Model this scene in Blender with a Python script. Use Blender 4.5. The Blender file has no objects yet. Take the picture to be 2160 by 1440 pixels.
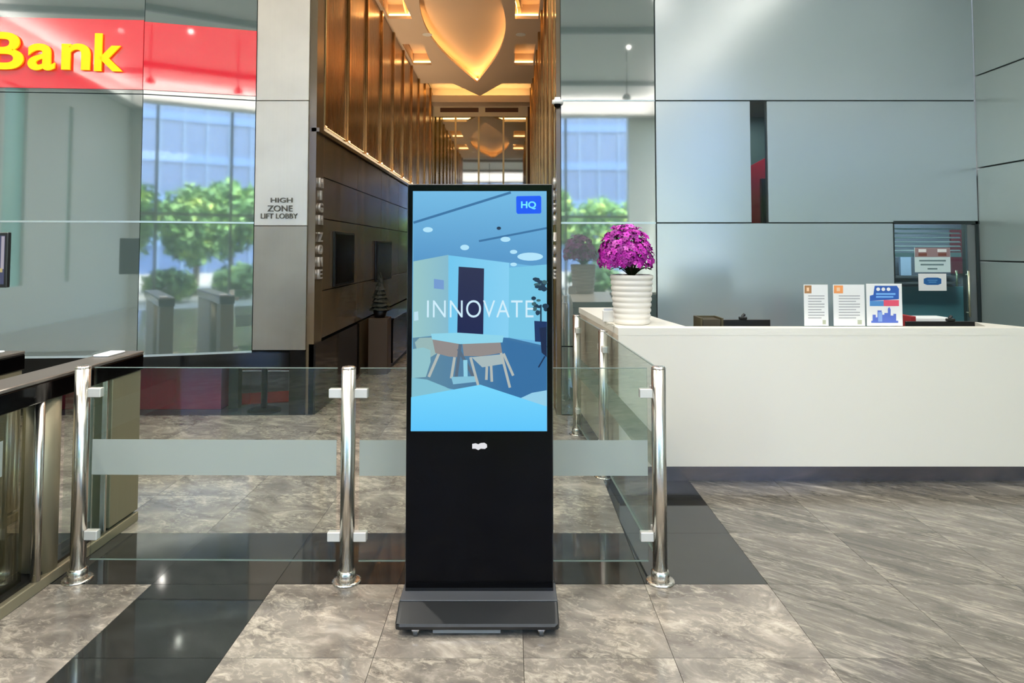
import bpy, bmesh, math, random
from mathutils import Vector, Matrix
random.seed(7)
C = bpy.context.scene.collection
R = math.radians
PI = math.pi

# ------------------------------------------------------------------ camera
F_PX, PITCH, EYE = 1440.0, R(2.5), 1.66
PY0 = 525 - F_PX * math.tan(PITCH)
cd = bpy.data.cameras.new('camera'); cam = bpy.data.objects.new('camera', cd); C.objects.link(cam)
cd.sensor_width = 36.0; cd.lens = 24.0
cd.shift_x = 0.0; cd.shift_y = (PY0 - 720) / 2160.0
cd.clip_start = 0.05; cd.clip_end = 300
cam.location = (0, 0, EYE); cam.rotation_euler = (PI / 2 + PITCH, 0, 0)
bpy.context.scene.camera = cam

# ------------------------------------------------------------------ world, sun, exposure
vs = bpy.context.scene.view_settings
vs.view_transform = 'Standard'; vs.look = 'None'; vs.gamma = 1.0; vs.use_curve_mapping = False
vs.exposure = EXPO = 0.30
W = bpy.data.worlds.new('sky'); bpy.context.scene.world = W; W.use_nodes = True
wn = W.node_tree.nodes; wl = W.node_tree.links
sky = wn.new('ShaderNodeTexSky'); sky.sky_type = 'NISHITA'; sky.sun_disc = False
sky.sun_elevation = R(58); sky.sun_rotation = R(20); sky.air_density = 1.4; sky.dust_density = 3.5
bgn = wn['Background']; wl.new(sky.outputs[0], bgn.inputs[0]); bgn.inputs[1].default_value = 2.3
sd = bpy.data.lights.new('sun', 'SUN'); sd.energy = 16.0; sd.angle = R(1.5); sd.color = (1, .95, .86)
so = bpy.data.objects.new('sun', sd); C.objects.link(so); so.rotation_euler = (R(-40), R(12), 0)
so.location = (0, 0, 20)
cyc = bpy.context.scene.cycles
cyc.use_denoising = True; cyc.max_bounces = 10; cyc.transparent_max_bounces = 16
cyc.caustics_reflective = False; cyc.caustics_refractive = False; cyc.sample_clamp_indirect = 6.0

def area(name, loc, rot, sx, sy, energy, color=(1, 1, 1), portal=False):
    d = bpy.data.lights.new(name, 'AREA'); d.shape = 'RECTANGLE'; d.size = sx; d.size_y = sy
    d.energy = energy; d.color = color
    o = bpy.data.objects.new(name, d); C.objects.link(o); o.location = loc; o.rotation_euler = rot
    if portal: d.cycles.is_portal = True
    return o
# added linear uplights on unseen ledges, to brighten the lobby ceiling
area('ceiling_fill_light', (-2.1, -6.75, 5.76), (R(180), 0, 0), 12.5, .10, 210, (1, .97, .93))
area('ceiling_fill_light', (-8.85, -.4, 5.76), (R(180), 0, 0), .10, 12.5, 100, (1, .97, .93))
area('ceiling_fill_light', (4.5, -.4, 5.76), (R(180), 0, 0), .10, 12.5, 240, (1, .97, .93))
area('facade_portal', (-2.4, -6.9, 2.95), (R(90), 0, 0), 12.2, 5.8, 1, portal=True)
area('facade_portal', (4.7, -3.9, 2.95), (R(90), 0, R(90)), 6.0, 5.8, 1, portal=True)
# recessed downlights of the lobby (the fittings are built with the ceiling)
LOBBY_SPOTS = [(x, y) for x in (-7.0, -4.6, -2.2, .2, 2.6) for y in (-4.2, -1.2, 1.8, 4.8)]
for x, y in LOBBY_SPOTS:
    d = bpy.data.lights.new('lobby_spot', 'SPOT'); d.energy = 240; d.spot_size = R(150); d.spot_blend = 1.0; d.shadow_soft_size = .05; d.color = (1, .95, .87)
    o = bpy.data.objects.new('lobby_spot', d); C.objects.link(o); o.location = (x, y, 6.15)

# ------------------------------------------------------------------ camera maths used to read positions off the photograph
def ray(px, py):
    x = (px - 1080) / F_PX; u = (PY0 - py) / F_PX
    return (x, math.cos(PITCH) - u * math.sin(PITCH), math.sin(PITCH) + u * math.cos(PITCH))
def P(px, py, Y):
    a = ray(px, py); t = Y / a[1]
    return Vector((a[0] * t, Y, EYE + a[2] * t))
def FL(px, py, z=0.0):
    a = ray(px, py); t = (z - EYE) / a[2]
    return Vector((a[0] * t, a[1] * t, z))

# ------------------------------------------------------------------ materials
def lin(c):
    return tuple(((v / 255) / 12.92 if v / 255 <= .04045 else ((v / 255 + .055) / 1.055) ** 2.4) for v in c) + (1,)
MATS = {}
def mat(name, rgb, rough=.5, metal=0.0, spec=.5, ior=1.5, coat=0.0, coat_rough=.05, linear=False, emit=None, estr=1.0):
    if name in MATS: return MATS[name]
    m = bpy.data.materials.new(name); m.use_nodes = True
    b = m.node_tree.nodes['Principled BSDF']
    b.inputs['Base Color'].default_value = (tuple(rgb) + (1,)) if linear else lin(rgb)
    b.inputs['Roughness'].default_value = rough; b.inputs['Metallic'].default_value = metal
    b.inputs['Specular IOR Level'].default_value = spec; b.inputs['IOR'].default_value = ior
    b.inputs['Coat Weight'].default_value = coat; b.inputs['Coat Roughness'].default_value = coat_rough
    if emit is not None:
        b.inputs['Emission Color'].default_value = lin(emit); b.inputs['Emission Strength'].default_value = estr
    MATS[name] = m
    return m
def N(m, t, **kw):
    n = m.node_tree.nodes.new(t)
    for k, v in kw.items(): setattr(n, k, v)
    return n
def L(m, a, b): m.node_tree.links.new(a, b)
def bsdf(m): return m.node_tree.nodes['Principled BSDF']
def ramp(m, stops):
    r = N(m, 'ShaderNodeValToRGB'); e = r.color_ramp.elements
    while len(e) < len(stops): e.new(.5)
    for i, (p, c) in enumerate(stops): e[i].position = p; e[i].color = c
    return r

def stone(name, stops, rough, scale, stretch, bright=.22, coat=0.0, spec=.5, rot=.5, chips=0.0):
    """polished stone: every tile object gets its own patch of veins and its own tone"""
    m = mat(name, (128, 128, 128), rough, spec=spec, coat=coat)
    tc = N(m, 'ShaderNodeTexCoord'); oi = N(m, 'ShaderNodeObjectInfo')
    mu = N(m, 'ShaderNodeMath', operation='MULTIPLY'); mu.inputs[1].default_value = 91.7
    L(m, oi.outputs['Random'], mu.inputs[0])
    cx = N(m, 'ShaderNodeCombineXYZ'); L(m, mu.outputs[0], cx.inputs[0]); L(m, mu.outputs[0], cx.inputs[1])
    va = N(m, 'ShaderNodeVectorMath', operation='ADD')
    L(m, tc.outputs['Object'], va.inputs[0]); L(m, cx.outputs[0], va.inputs[1])
    m0 = N(m, 'ShaderNodeMapping'); m0.inputs['Rotation'].default_value = (0, 0, rot); L(m, va.outputs[0], m0.inputs[0])
    mp = N(m, 'ShaderNodeMapping'); mp.inputs['Scale'].default_value = (scale, scale * stretch, scale)
    L(m, m0.outputs[0], mp.inputs[0])
    n1 = N(m, 'ShaderNodeTexNoise'); n1.inputs['Scale'].default_value = 1.0; n1.inputs['Detail'].default_value = 9
    n1.inputs['Roughness'].default_value = .62; n1.inputs['Distortion'].default_value = 1.1
    L(m, mp.outputs[0], n1.inputs['Vector'])
    r = ramp(m, stops); L(m, n1.outputs[0], r.inputs[0])
    hs = N(m, 'ShaderNodeHueSaturation')
    ma = N(m, 'ShaderNodeMath', operation='MULTIPLY_ADD'); ma.inputs[1].default_value = bright * 2; ma.inputs[2].default_value = 1 - bright
    L(m, oi.outputs['Random'], ma.inputs[0]); L(m, ma.outputs[0], hs.inputs['Value'])
    L(m, r.outputs[0], hs.inputs['Color'])
    out = hs.outputs[0]
    if chips:
        n2 = N(m, 'ShaderNodeTexNoise'); n2.inputs['Scale'].default_value = 5.5; n2.inputs['Detail'].default_value = 10; n2.inputs['Roughness'].default_value = .72; n2.inputs['Distortion'].default_value = .9
        L(m, mp.outputs[0], n2.inputs['Vector'])
        n3 = N(m, 'ShaderNodeTexNoise'); n3.inputs['Scale'].default_value = .9; n3.inputs['Detail'].default_value = 4; L(m, mp.outputs[0], n3.inputs['Vector'])
        mm = N(m, 'ShaderNodeMath', operation='MULTIPLY_ADD'); mm.inputs[1].default_value = .55; L(m, n3.outputs[0], mm.inputs[0]); L(m, n2.outputs[0], mm.inputs[2])
        r2 = ramp(m, [(.78, (0, 0, 0, 1)), (.98, (chips, chips, chips, 1))]); L(m, mm.outputs[0], r2.inputs[0])
        mx = N(m, 'ShaderNodeMixRGB'); L(m, r2.outputs[0], mx.inputs[0]); L(m, out, mx.inputs[1]); mx.inputs[2].default_value = lin((214, 203, 184))
        out = mx.outputs[0]
    L(m, out, bsdf(m).inputs['Base Color'])
    return m
MARBLE = stone('grey_marble', [(.28, lin((84, 78, 72))), (.44, lin((118, 111, 103))), (.56, lin((138, 130, 120))), (.72, lin((180, 170, 157)))], .13, 3.2, 1.6, .12, spec=.55, rot=.5, chips=.55)
MARBLE_R = stone('veined_marble', [(.30, lin((72, 70, 63))), (.43, lin((95, 91, 84))), (.54, lin((108, 103, 95))), (.62, lin((126, 120, 111))), (.70, lin((170, 162, 150)))], .16, 1.9, 5.0, .20, spec=.5, rot=.68, chips=.35)
GRANITE = stone('black_granite', [(.3, lin((30, 31, 30))), (.6, lin((42, 43, 42))), (.8, lin((58, 59, 57)))], .06, 7.0, 1.4, .15, spec=.6)

def brushed(name, rgb, rough=.3, axis=2, amp=.12, metal=1.0, blotch=.0):
    m = mat(name, rgb, rough, metal)
    tc = N(m, 'ShaderNodeTexCoord'); mp = N(m, 'ShaderNodeMapping')
    s = [55, 55, 55]; s[axis] = .8
    mp.inputs['Scale'].default_value = s; L(m, tc.outputs['Object'], mp.inputs[0])
    n = N(m, 'ShaderNodeTexNoise'); n.inputs['Scale'].default_value = 1; n.inputs['Detail'].default_value = 3; L(m, mp.outputs[0], n.inputs['Vector'])
    ma = N(m, 'ShaderNodeMath', operation='MULTIPLY_ADD'); ma.inputs[1].default_value = amp * 2; ma.inputs[2].default_value = max(.02, rough - amp)
    L(m, n.outputs[0], ma.inputs[0]); L(m, ma.outputs[0], bsdf(m).inputs['Roughness'])
    if blotch:
        n2 = N(m, 'ShaderNodeTexNoise'); n2.inputs['Scale'].default_value = 2.2; n2.inputs['Detail'].default_value = 4; L(m, tc.outputs['Object'], n2.inputs['Vector'])
        c = lin(rgb)
        r = ramp(m, [(.3, tuple(v * (1 - blotch) for v in c[:3]) + (1,)), (.7, tuple(min(1, v * (1 + blotch)) for v in c[:3]) + (1,))])
        L(m, n2.outputs[0], r.inputs[0]); L(m, r.outputs[0], bsdf(m).inputs['Base Color'])
    return m
STEEL = brushed('brushed_steel', (205, 200, 192), .26)
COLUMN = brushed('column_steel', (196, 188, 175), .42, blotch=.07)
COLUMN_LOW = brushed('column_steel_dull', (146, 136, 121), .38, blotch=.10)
BRONZE = brushed('bronze_steel', (150, 142, 118), .45, metal=.55)
GOLD = brushed('gold_panel', (132, 100, 64), .26, amp=.08, blotch=.12)
GOLD_FIN = brushed('gold_fin', (176, 138, 88), .22, amp=.06)
BROWN = mat('brown_stone_panel', (92, 78, 58), .2, spec=.5, coat=.3)
BLACK_STONE = mat('polished_black_stone', (12, 12, 13), .09, spec=.5)
BLACK = mat('black_plastic', (14, 14, 15), .35)
BLACK_GLOSS = mat('black_glass', (3, 3, 4), .12, spec=.12)
CHARCOAL = mat('charcoal_metal', (20, 22, 24), .38, spec=.5)
GREY_METAL = mat('grey_metal', (82, 84, 88), .4, .2)
CHROME = mat('chrome', (215, 215, 215), .12, 1.0)
MIRROR_GLASS = mat('back_painted_glass', (84, 99, 97), .035, spec=1.0, ior=2.1)
RED_GLASS = mat('red_sign_panel', (222, 14, 44), .04, spec=1.0, ior=2.0, emit=(222, 14, 44), estr=.12)
YELLOW = mat('yellow_letter', (255, 208, 0), .4, spec=.3, emit=(255, 208, 0), estr=.18)
ENDGLASS = mat('olive_mirror_glass', (112, 98, 40), .03, spec=1.0, ior=2.3)
SATIN = mat('satin_panel', (141, 157, 163), .20, spec=1.0, ior=2.1)
SATIN_R = mat('satin_panel_side', (134, 148, 146), .24, spec=.9, ior=1.8)
JOINT = mat('dark_joint', (52, 60, 60), .6)
BRIGHT_JOINT = mat('bright_joint', (190, 200, 200), .3, .6)
WHITE_STONE = mat('white_solid_surface', (243, 238, 226), .34, spec=.4)
WHITE_SIDE = mat('pale_grey_laminate', (206, 194, 178), .4)
CEIL = mat('white_ceiling', (225, 224, 220), .7)
CREAM = mat('warm_ceiling', (228, 204, 180), .6)
GREYWALL = mat('grey_wall', (196, 202, 197), .5)
PAPER = mat('paper', (240, 240, 238), .6)
def emission(name, rgb, s=1.0):
    if name in MATS: return MATS[name]
    m = mat(name, (0, 0, 0), .5, emit=rgb, estr=s * 2 ** -EXPO, spec=.2); return m

def thin_glass(name, tint=(.93, .97, .95), refl=.06, rough=.0, k=.36):
    m = bpy.data.materials.new(name); m.use_nodes = True; nt = m.node_tree; nt.nodes.clear()
    o = nt.nodes.new('ShaderNodeOutputMaterial'); tr = nt.nodes.new('ShaderNodeBsdfTransparent'); tr.inputs[0].default_value = tint + (1,)
    g = nt.nodes.new('ShaderNodeBsdfGlossy'); g.inputs['Roughness'].default_value = rough; g.inputs[0].default_value = (.95, 1, .98, 1)
    fr = nt.nodes.new('ShaderNodeFresnel'); fr.inputs[0].default_value = 1.5
    ad = nt.nodes.new('ShaderNodeMath'); ad.operation = 'MULTIPLY_ADD'; ad.inputs[1].default_value = k; ad.inputs[2].default_value = refl * .2; ad.use_clamp = True
    mx = nt.nodes.new('ShaderNodeMixShader')
    nt.links.new(fr.outputs[0], ad.inputs[0]); nt.links.new(ad.outputs[0], mx.inputs[0])
    nt.links.new(tr.outputs[0], mx.inputs[1]); nt.links.new(g.outputs[0], mx.inputs[2]); nt.links.new(mx.outputs[0], o.inputs[0])
    MATS[name] = m; return m
GLASS = thin_glass('barrier_glass', (.93, .97, .955), .05)
SHOP_GLASS = thin_glass('low_dark_glass', (.80, .82, .82), .0, k=.12)
CLEAR = thin_glass('clear_glass', (.96, .98, .98), .02)
BRONZE_GLASS = thin_glass('bronze_glass', (.72, .70, .60), .06)
FACADE_GLASS = thin_glass('facade_glass', (.9, .94, .93), .03)
def frosted(name, col=(150, 170, 166), k=.72):
    m = bpy.data.materials.new(name); m.use_nodes = True; nt = m.node_tree; nt.nodes.clear()
    o = nt.nodes.new('ShaderNodeOutputMaterial'); tr = nt.nodes.new('ShaderNodeBsdfTransparent')
    d = nt.nodes.new('ShaderNodeBsdfDiffuse'); d.inputs[0].default_value = lin(col)
    t = nt.nodes.new('ShaderNodeBsdfTranslucent'); t.inputs[0].default_value = lin(col)
    m1 = nt.nodes.new('ShaderNodeMixShader'); m1.inputs[0].default_value = .35
    m2 = nt.nodes.new('ShaderNodeMixShader'); m2.inputs[0].default_value = k
    nt.links.new(d.outputs[0], m1.inputs[1]); nt.links.new(t.outputs[0], m1.inputs[2])
    nt.links.new(tr.outputs[0], m2.inputs[1]); nt.links.new(m1.outputs[0], m2.inputs[2]); nt.links.new(m2.outputs[0], o.inputs[0])
    return m
FROST = frosted('frosted_film', (194, 203, 197), .72)

# ------------------------------------------------------------------ mesh helpers
def link(name, me, parent=None, m=None, loc=None):
    if m is not None:
        me.materials.clear(); me.materials.append(m)
    o = bpy.data.objects.new(name, me); C.objects.link(o)
    if parent: o.parent = parent
    if loc is not None: o.location = loc
    return o
def finish(bm, name, m=None, parent=None, smooth=False, loc=None):
    me = bpy.data.meshes.new(name)
    bmesh.ops.recalc_face_normals(bm, faces=bm.faces)
    bm.to_mesh(me); bm.free()
    if smooth:
        for p in me.polygons: p.use_smooth = True
    return link(name, me, parent, m, loc)
def add_box(bm, x0, x1, y0, y1, z0, z1, bevel=0.0, seg=1):
    r = bmesh.ops.create_cube(bm, size=1)
    for v in r['verts']:
        v.co = Vector(((x0 + x1) / 2 + v.co.x * (x1 - x0), (y0 + y1) / 2 + v.co.y * (y1 - y0), (z0 + z1) / 2 + v.co.z * (z1 - z0)))
    if bevel:
        es = list({e for v in r['verts'] for e in v.link_edges})
        bmesh.ops.bevel(bm, geom=es, offset=bevel, segments=seg, affect='EDGES', profile=.5)
def box(name, x0, x1, y0, y1, z0, z1, m, parent=None, bevel=0.0, seg=1):
    bm = bmesh.new(); add_box(bm, x0, x1, y0, y1, z0, z1, bevel, seg); return finish(bm, name, m, parent)
def add_cyl(bm, p, q, r, r2=None, seg=24):
    p, q = Vector(p), Vector(q); d = q - p
    rot = Vector((0, 0, 1)).rotation_difference(d.normalized()).to_matrix().to_4x4()
    bmesh.ops.create_cone(bm, cap_ends=True, segments=seg, radius1=r, radius2=r if r2 is None else r2, depth=d.length, matrix=Matrix.Translation((p + q) / 2) @ rot)
def cyl(name, p, q, r, m, parent=None, r2=None, seg=24, smooth=True):
    bm = bmesh.new(); add_cyl(bm, p, q, r, r2, seg)
    o = finish(bm, name, m, parent)
    if smooth:
        for f in o.data.polygons: f.use_smooth = len(f.vertices) == 4
    return o
def lathe(name, prof, m, parent=None, seg=40, loc=None):
    bm = bmesh.new(); rings = []
    for r, z in prof:
        rings.append([bm.verts.new((r * math.cos(2 * PI * k / seg), r * math.sin(2 * PI * k / seg), z)) for k in range(seg)])
    for a, b in zip(rings, rings[1:]):
        for k in range(seg): bm.faces.new((a[k], a[(k + 1) % seg], b[(k + 1) % seg], b[k]))
    bm.faces.new(rings[0][::-1]); bm.faces.new(rings[-1])
    return finish(bm, name, m, parent, smooth=True, loc=loc)
def prism(name, pts, z0, z1, m, parent=None):
    """vertical prism over a plan outline"""
    bm = bmesh.new(); a = [bm.verts.new((x, y, z0)) for x, y in pts]; b = [bm.verts.new((x, y, z1)) for x, y in pts]
    n = len(pts); bm.faces.new(a[::-1]); bm.faces.new(b)
    for k in range(n): bm.faces.new((a[k], a[(k + 1) % n], b[(k + 1) % n], b[k]))
    return finish(bm, name, m, parent)
def profile_x(name, pts, x0, x1, m, parent=None):
    """prism along X over a (y, z) outline"""
    bm = bmesh.new(); a = [bm.verts.new((x0, y, z)) for y, z in pts]; b = [bm.verts.new((x1, y, z)) for y, z in pts]
    n = len(pts); bm.faces.new(a); bm.faces.new(b[::-1])
    for k in range(n): bm.faces.new((a[k], b[k], b[(k + 1) % n], a[(k + 1) % n]))
    return finish(bm, name, m, parent)
def slab_between(bm, a, b, z0, z1, t):
    """upright slab from plan point a to plan point b, thickness t behind the line (to its left)"""
    a, b = Vector(a), Vector(b); d = (b - a).normalized(); n = Vector((-d.y, d.x)) * t
    q = [a, b, b + n, a + n]
    lo = [bm.verts.new((v.x, v.y, z0)) for v in q]; hi = [bm.verts.new((v.x, v.y, z1)) for v in q]
    bm.faces.new(lo[::-1]); bm.faces.new(hi)
    for k in range(4): bm.faces.new((lo[k], lo[(k + 1) % 4], hi[(k + 1) % 4], hi[k]))
def slab(name, a, b, z0, z1, t, m, parent=None):
    bm = bmesh.new(); slab_between(bm, a, b, z0, z1, t); return finish(bm, name, m, parent)
DG = bpy.context.evaluated_depsgraph_get
def curve_mesh(cu):
    o = bpy.data.objects.new('t', cu); C.objects.link(o); bpy.context.view_layer.update()
    me = bpy.data.meshes.new_from_object(o.evaluated_get(DG())); bpy.data.objects.remove(o); bpy.data.curves.remove(cu)
    return me
def text_mesh(s, size=1.0, extrude=.0, offset=0.0, space=1.0):
    cu = bpy.data.curves.new('t', 'FONT'); cu.body = s; cu.size = size; cu.extrude = extrude; cu.offset = offset; cu.space_character = space
    cu.resolution_u = 6
    return curve_mesh(cu)
def fit_text(me, w, h):
    """scale a text mesh so that it spans 0..w by 0..h"""
    xs = [v.co.x for v in me.vertices]; ys = [v.co.y for v in me.vertices]
    for v in me.vertices:
        v.co.x = (v.co.x - min(xs)) / (max(xs) - min(xs)) * w; v.co.y = (v.co.y - min(ys)) / (max(ys) - min(ys)) * h
    return me
def plate(name, outlines, thick, z, m, parent=None):
    """flat plate in XY with holes (first outline is outside)"""
    cu = bpy.data.curves.new('t', 'CURVE'); cu.dimensions = '2D'; cu.fill_mode = 'BOTH'; cu.extrude = thick / 2
    for ol in outlines:
        sp = cu.splines.new('POLY'); sp.points.add(len(ol) - 1); sp.use_cyclic_u = True
        for p, (x, y) in zip(sp.points, ol): p.co = (x, y, 0, 1)
    me = curve_mesh(cu)
    for v in me.vertices: v.co.z += z
    return link(name, me, parent, m)
def tag(o, label=None, cat=None, group=None, kind=None):
    if label: o['label'] = label
    if cat: o['category'] = cat
    if group: o['group'] = group
    if kind: o['kind'] = kind
    return o
def thing(name, label, cat, loc=(0, 0, 0), group=None):
    o = bpy.data.objects.new(name, None); C.objects.link(o); o.location = loc; o.empty_display_size = .1
    return tag(o, label, cat, group)
def struct(o): o['kind'] = 'structure'; return o
def shell(name):
    o = bpy.data.objects.new(name, None); C.objects.link(o); o.empty_display_size = .1; return struct(o)
def rebase(root):
    """move an Empty that was left at the origin to its base; the children keep their places"""
    return root

# ------------------------------------------------------------------ floor: sub-slab and single stone tiles
YW = 6.915                    # lobby back wall
STEP = .611
XL = [1.269 + STEP * k for k in range(-14, 8)]
YL = [3.46 + STEP * k for k in range(-3, 8)]
floor = struct(box('floor', -9, 4.75, -7, 17.9, -.12, -.008, mat('grey_grout', (96, 92, 84), .5)))
tile_meshes = {}
def tile(w, d, m):
    key = (round(w, 3), round(d, 3), m.name)
    if key not in tile_meshes:
        bm = bmesh.new(); add_box(bm, -w / 2 + .0012, w / 2 - .0012, -d / 2 + .0012, d / 2 - .0012, -.012, 0)
        me = bpy.data.meshes.new('tile'); bm.to_mesh(me); bm.free(); me.materials.append(m); tile_meshes[key] = me
    return tile_meshes[key]
def lay(x0, x1, y0, y1, m):
    link('tile', tile(x1 - x0, y1 - y0, m), floor, None, ((x0 + x1) / 2, (y0 + y1) / 2, 0))
def near(a, b): return abs(a - b) < .02
for x in XL:
    if x < -6.1 or x > 4.6: continue
    for y in YL:
        x1, y1 = min(x + STEP, 4.73), min(y + STEP, YW)
        if y > YW - .05: continue
        c = x + STEP / 2
        black = (near(x, -1.786) and y < 3.4) or (near(y, 3.46) and x < 1.2) or (near(x, .658) and y > 4.0)
        lay(x, x1, y, y1, GRANITE if black else (MARBLE_R if x > 1.2 else MARBLE))
y = YW
while y < 11.2:                                           # the lift lobby's floor
    for x in (-2.0, -1.389, -.778, -.167): lay(x, min(x + STEP, .45), y, y + STEP, MARBLE)
    y += STEP
box('tile_field', -2.0, .45, y, 17.8, -.012, 0, MARBLE, floor)
box('tile_field', -9, 4.73, -7, YL[0], -.012, 0, MARBLE, floor)

# ------------------------------------------------------------------ lobby shell: ceiling, left wall, facade
ceil = struct(box('ceiling', -9, 5.0, -7.2, YW + .25, 6.2, 6.35, CEIL))
for x, y in LOBBY_SPOTS:
    lathe('downlight_ring', [(.10, 6.192), (.125, 6.194), (.125, 6.2), (.09, 6.2)], mat('ring_white', (235, 235, 232), .5), ceil, 20, (x, y, 0))
wl_ = shell('wall_left')
box('panel', -9.2, -9, -7.2, 6.9, 0, .9, GREYWALL, wl_)
MINT = frosted('mint_blind', (150, 190, 178), .85)
for y0, y1 in ((-7.2, -3.62), (-3.44, -1.72), (-.92, 6.9)): box('panel', -9.2, -9, y0, y1, .9, 6.2, GREYWALL, wl_)
for y0, y1 in ((-3.62, -3.44), (-1.72, -.92)):
    box('panel', -9.2, -9, y0, y1, 5.0, 6.2, GREYWALL, wl_); box('blind', -9.08, -9.06, y0, y1, .9, 5.0, MINT, wl_)
struct(box('fill_ledge_3', -9, 4.7, -6.95, -6.6, 5.66, 5.71, CEIL)); struct(box('fill_ledge_5', 4.3, 4.72, -6.9, 6.8, 5.66, 5.71, CEIL)); struct(box('fill_ledge_4', -9, -8.7, -6.9, 6.1, 5.66, 5.71, CEIL))  # unseen ledges added to carry the ceiling fill lights
wf = shell('wall_front')                                  # glazed street front behind the camera, seen in the reflections
box('fascia', -9, 4.73, -7.2, -7.0, 5.75, 6.2, CEIL, wf)
box('pier', -9, -8.3, -7.25, -6.95, 0, 5.75, GREYWALL, wf)
box('pier', 3.55, 4.73, -7.25, -6.85, 0, 5.75, GREYWALL, wf)
for x in (-6.2, -4.2, -2.25, -.3, 1.65):
    box('mullion', x - .035, x + .035, -7.15, -7.03, 0, 5.75, mat('dark_mullion', (70, 74, 76), .4, .5), wf)
box('transom', -8.3, 3.55, -7.14, -7.04, 2.6, 2.68, MATS['dark_mullion'], wf)
for a, b in ((-8.3, -6.2), (-6.2, -4.2), (-4.2, -2.25), (-2.25, -.3), (-.3, 1.65), (1.65, 3.55)):
    box('pane', a + .035, b - .035, -7.10, -7.09, 0.02, 2.6, FACADE_GLASS, wf)
    box('pane', a + .035, b - .035, -7.10, -7.09, 2.68, 5.75, FACADE_GLASS, wf)

# ------------------------------------------------------------------ back wall, right part: satin panels, slot window, glass door
Z1, Z2, Z3 = 1.924, 3.173, 4.42
G = .006
wb = shell('wall_back')
XA, XB, XC = .493, 1.463, 4.73
def panel(x0, x1, z0, z1, m, parent=wb, y=YW, t=.02): return box('panel', x0 + G, x1 - G, y, y + t, z0 + G, z1 - G, m, parent, .002)
SL0, SL1 = 2.436, 2.598
DR0, DR1 = 3.872, 4.69
for z0, z1 in ((0, .68), (.68, Z1), (Z1, Z2), (Z2, Z3), (Z3, 6.2)): panel(XA, XB, z0, z1, MIRROR_GLASS)
panel(XB, XC, Z3, 6.2, SATIN); panel(XB, XC, Z2, Z3, SATIN)
panel(XB, SL0, Z1, Z2, SATIN); panel(SL1, XC, Z1, Z2, SATIN)
panel(XB, DR0, .68, Z1, SATIN); panel(XB, DR0, 0, .68, SATIN)
for x0, x1, z0, z1 in ((XA, SL0, 0, Z2), (SL1, DR0, 0, Z2), (DR0, XC, Z1 + .01, Z2), (SL0, SL1, 0, Z1), (XA, XC, Z2, 6.2)):
    box('backing', x0, x1, YW + .021, YW + .06, z0, z1, JOINT, wb)
box('trim', XA + .005, XB - .005, YW - .004, YW + .004, Z1 - .010, Z1 + .010, BRIGHT_JOINT, wb)
box('trim', XA + .005, XB - .005, YW - .002, YW + .004, Z2 - .006, Z2 + .006, BRIGHT_JOINT, wb)
# slot window
w1 = shell('window_1')
box('reveal', SL0 - .02, SL0, YW + .02, YW + .9, Z1 - .02, Z2 + .02, JOINT, w1)
box('reveal', SL1 + .35, SL1 + .37, YW + .06, YW + .9, Z1 - .02, Z2 + .02, JOINT, w1)
box('back_panel', SL0, SL1 + .37, YW + .88, YW + .9, Z1 - .02, Z2 + .02, mat('dark_green_wall', (70, 92, 86), .5), w1)
box('sill', SL0, SL1 + .37, YW + .06, YW + .9, Z1 - .02, Z1, JOINT, w1)
box('head', SL0, SL1 + .37, YW + .06, YW + .9, Z2, Z2 + .02, JOINT, w1)
prism_pts = [(YW + .5, Z1), (YW + .5, 2.58), (YW + .85, 2.50), (YW + .85, Z1)]
bm = bmesh.new()
q = [(SL0 + .002, Z1), (SL1 + .3, Z1), (SL1 + .3, 2.72), (SL0 + .002, 2.48)]
lo = [bm.verts.new((x, YW + .5, z)) for x, z in q]; hi = [bm.verts.new((x, YW + .56, z)) for x, z in q]
bm.faces.new(lo); bm.faces.new(hi[::-1])
for k in range(4): bm.faces.new((lo[k], hi[k], hi[(k + 1) % 4], lo[(k + 1) % 4]))
finish(bm, 'red_panel', mat('deep_red_panel', (150, 12, 34), .4), w1)
box('dark_post', SL1 + .10, SL1 + .142, YW + .44, YW + .49, Z1, 2.42, BLACK, w1)
box('beige_post', SL1 + .143, SL1 + .19, YW + .44, YW + .49, Z1 + .05, 2.40, mat('beige_post', (160, 140, 110), .5), w1)
box('pane', SL0, SL1, YW + .012, YW + .018, Z1, Z2, CLEAR, w1)
# glass door
d1 = shell('door_1')
DARKFRAME = mat('dark_door_frame', (44, 54, 54), .4, .4)
box('frame', DR0 - .005, DR1 + .04, YW - .012, YW + .05, Z1 - .012, Z1 + .02, DARKFRAME, d1)
box('frame', DR0 - .012, DR0, YW - .004, YW + .05, 0, Z1, DARKFRAME, d1)
box('frame', DR1, DR1 + .028, YW - .012, YW + .05, 0, Z1 + .02, DARKFRAME, d1)
box('jamb', DR1 - .075, DR1, YW + .0, YW + .04, 0, Z1 - .02, mat('grey_jamb', (120, 126, 126), .4, .5), d1)
box('pane', DR0 + .002, DR1 - .077, YW + .012, YW + .02, 0.01, Z1 - .02, thin_glass('door_glass', (.80, .90, .90), .07), d1)
ROOMT = mat('teal_wall', (104, 156, 162), .6)
DRW = mat('dark_room_wall', (84, 92, 106), .6)
RX0, RX1, RY0, RY1 = 3.4, 5.9, YW + .31, YW + 1.5
box('room_wall', RX0, RX1, RY1, RY1 + .03, 0, 2.4, DRW, d1)
box('room_wall', RX0 - .03, RX0, YW + .07, RY1, 0, 2.4, DRW, d1)
box('room_wall', RX1, RX1 + .03, RY0, RY1, 0, 2.4, DRW, d1)
box('room_wall', XC + .2, RX1, RY0 - .03, RY0, 0, 2.4, DRW, d1)
box('room_floor', RX0, RX1, YW + .07, RY1, -.02, 0, GREY_METAL, d1)
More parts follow.
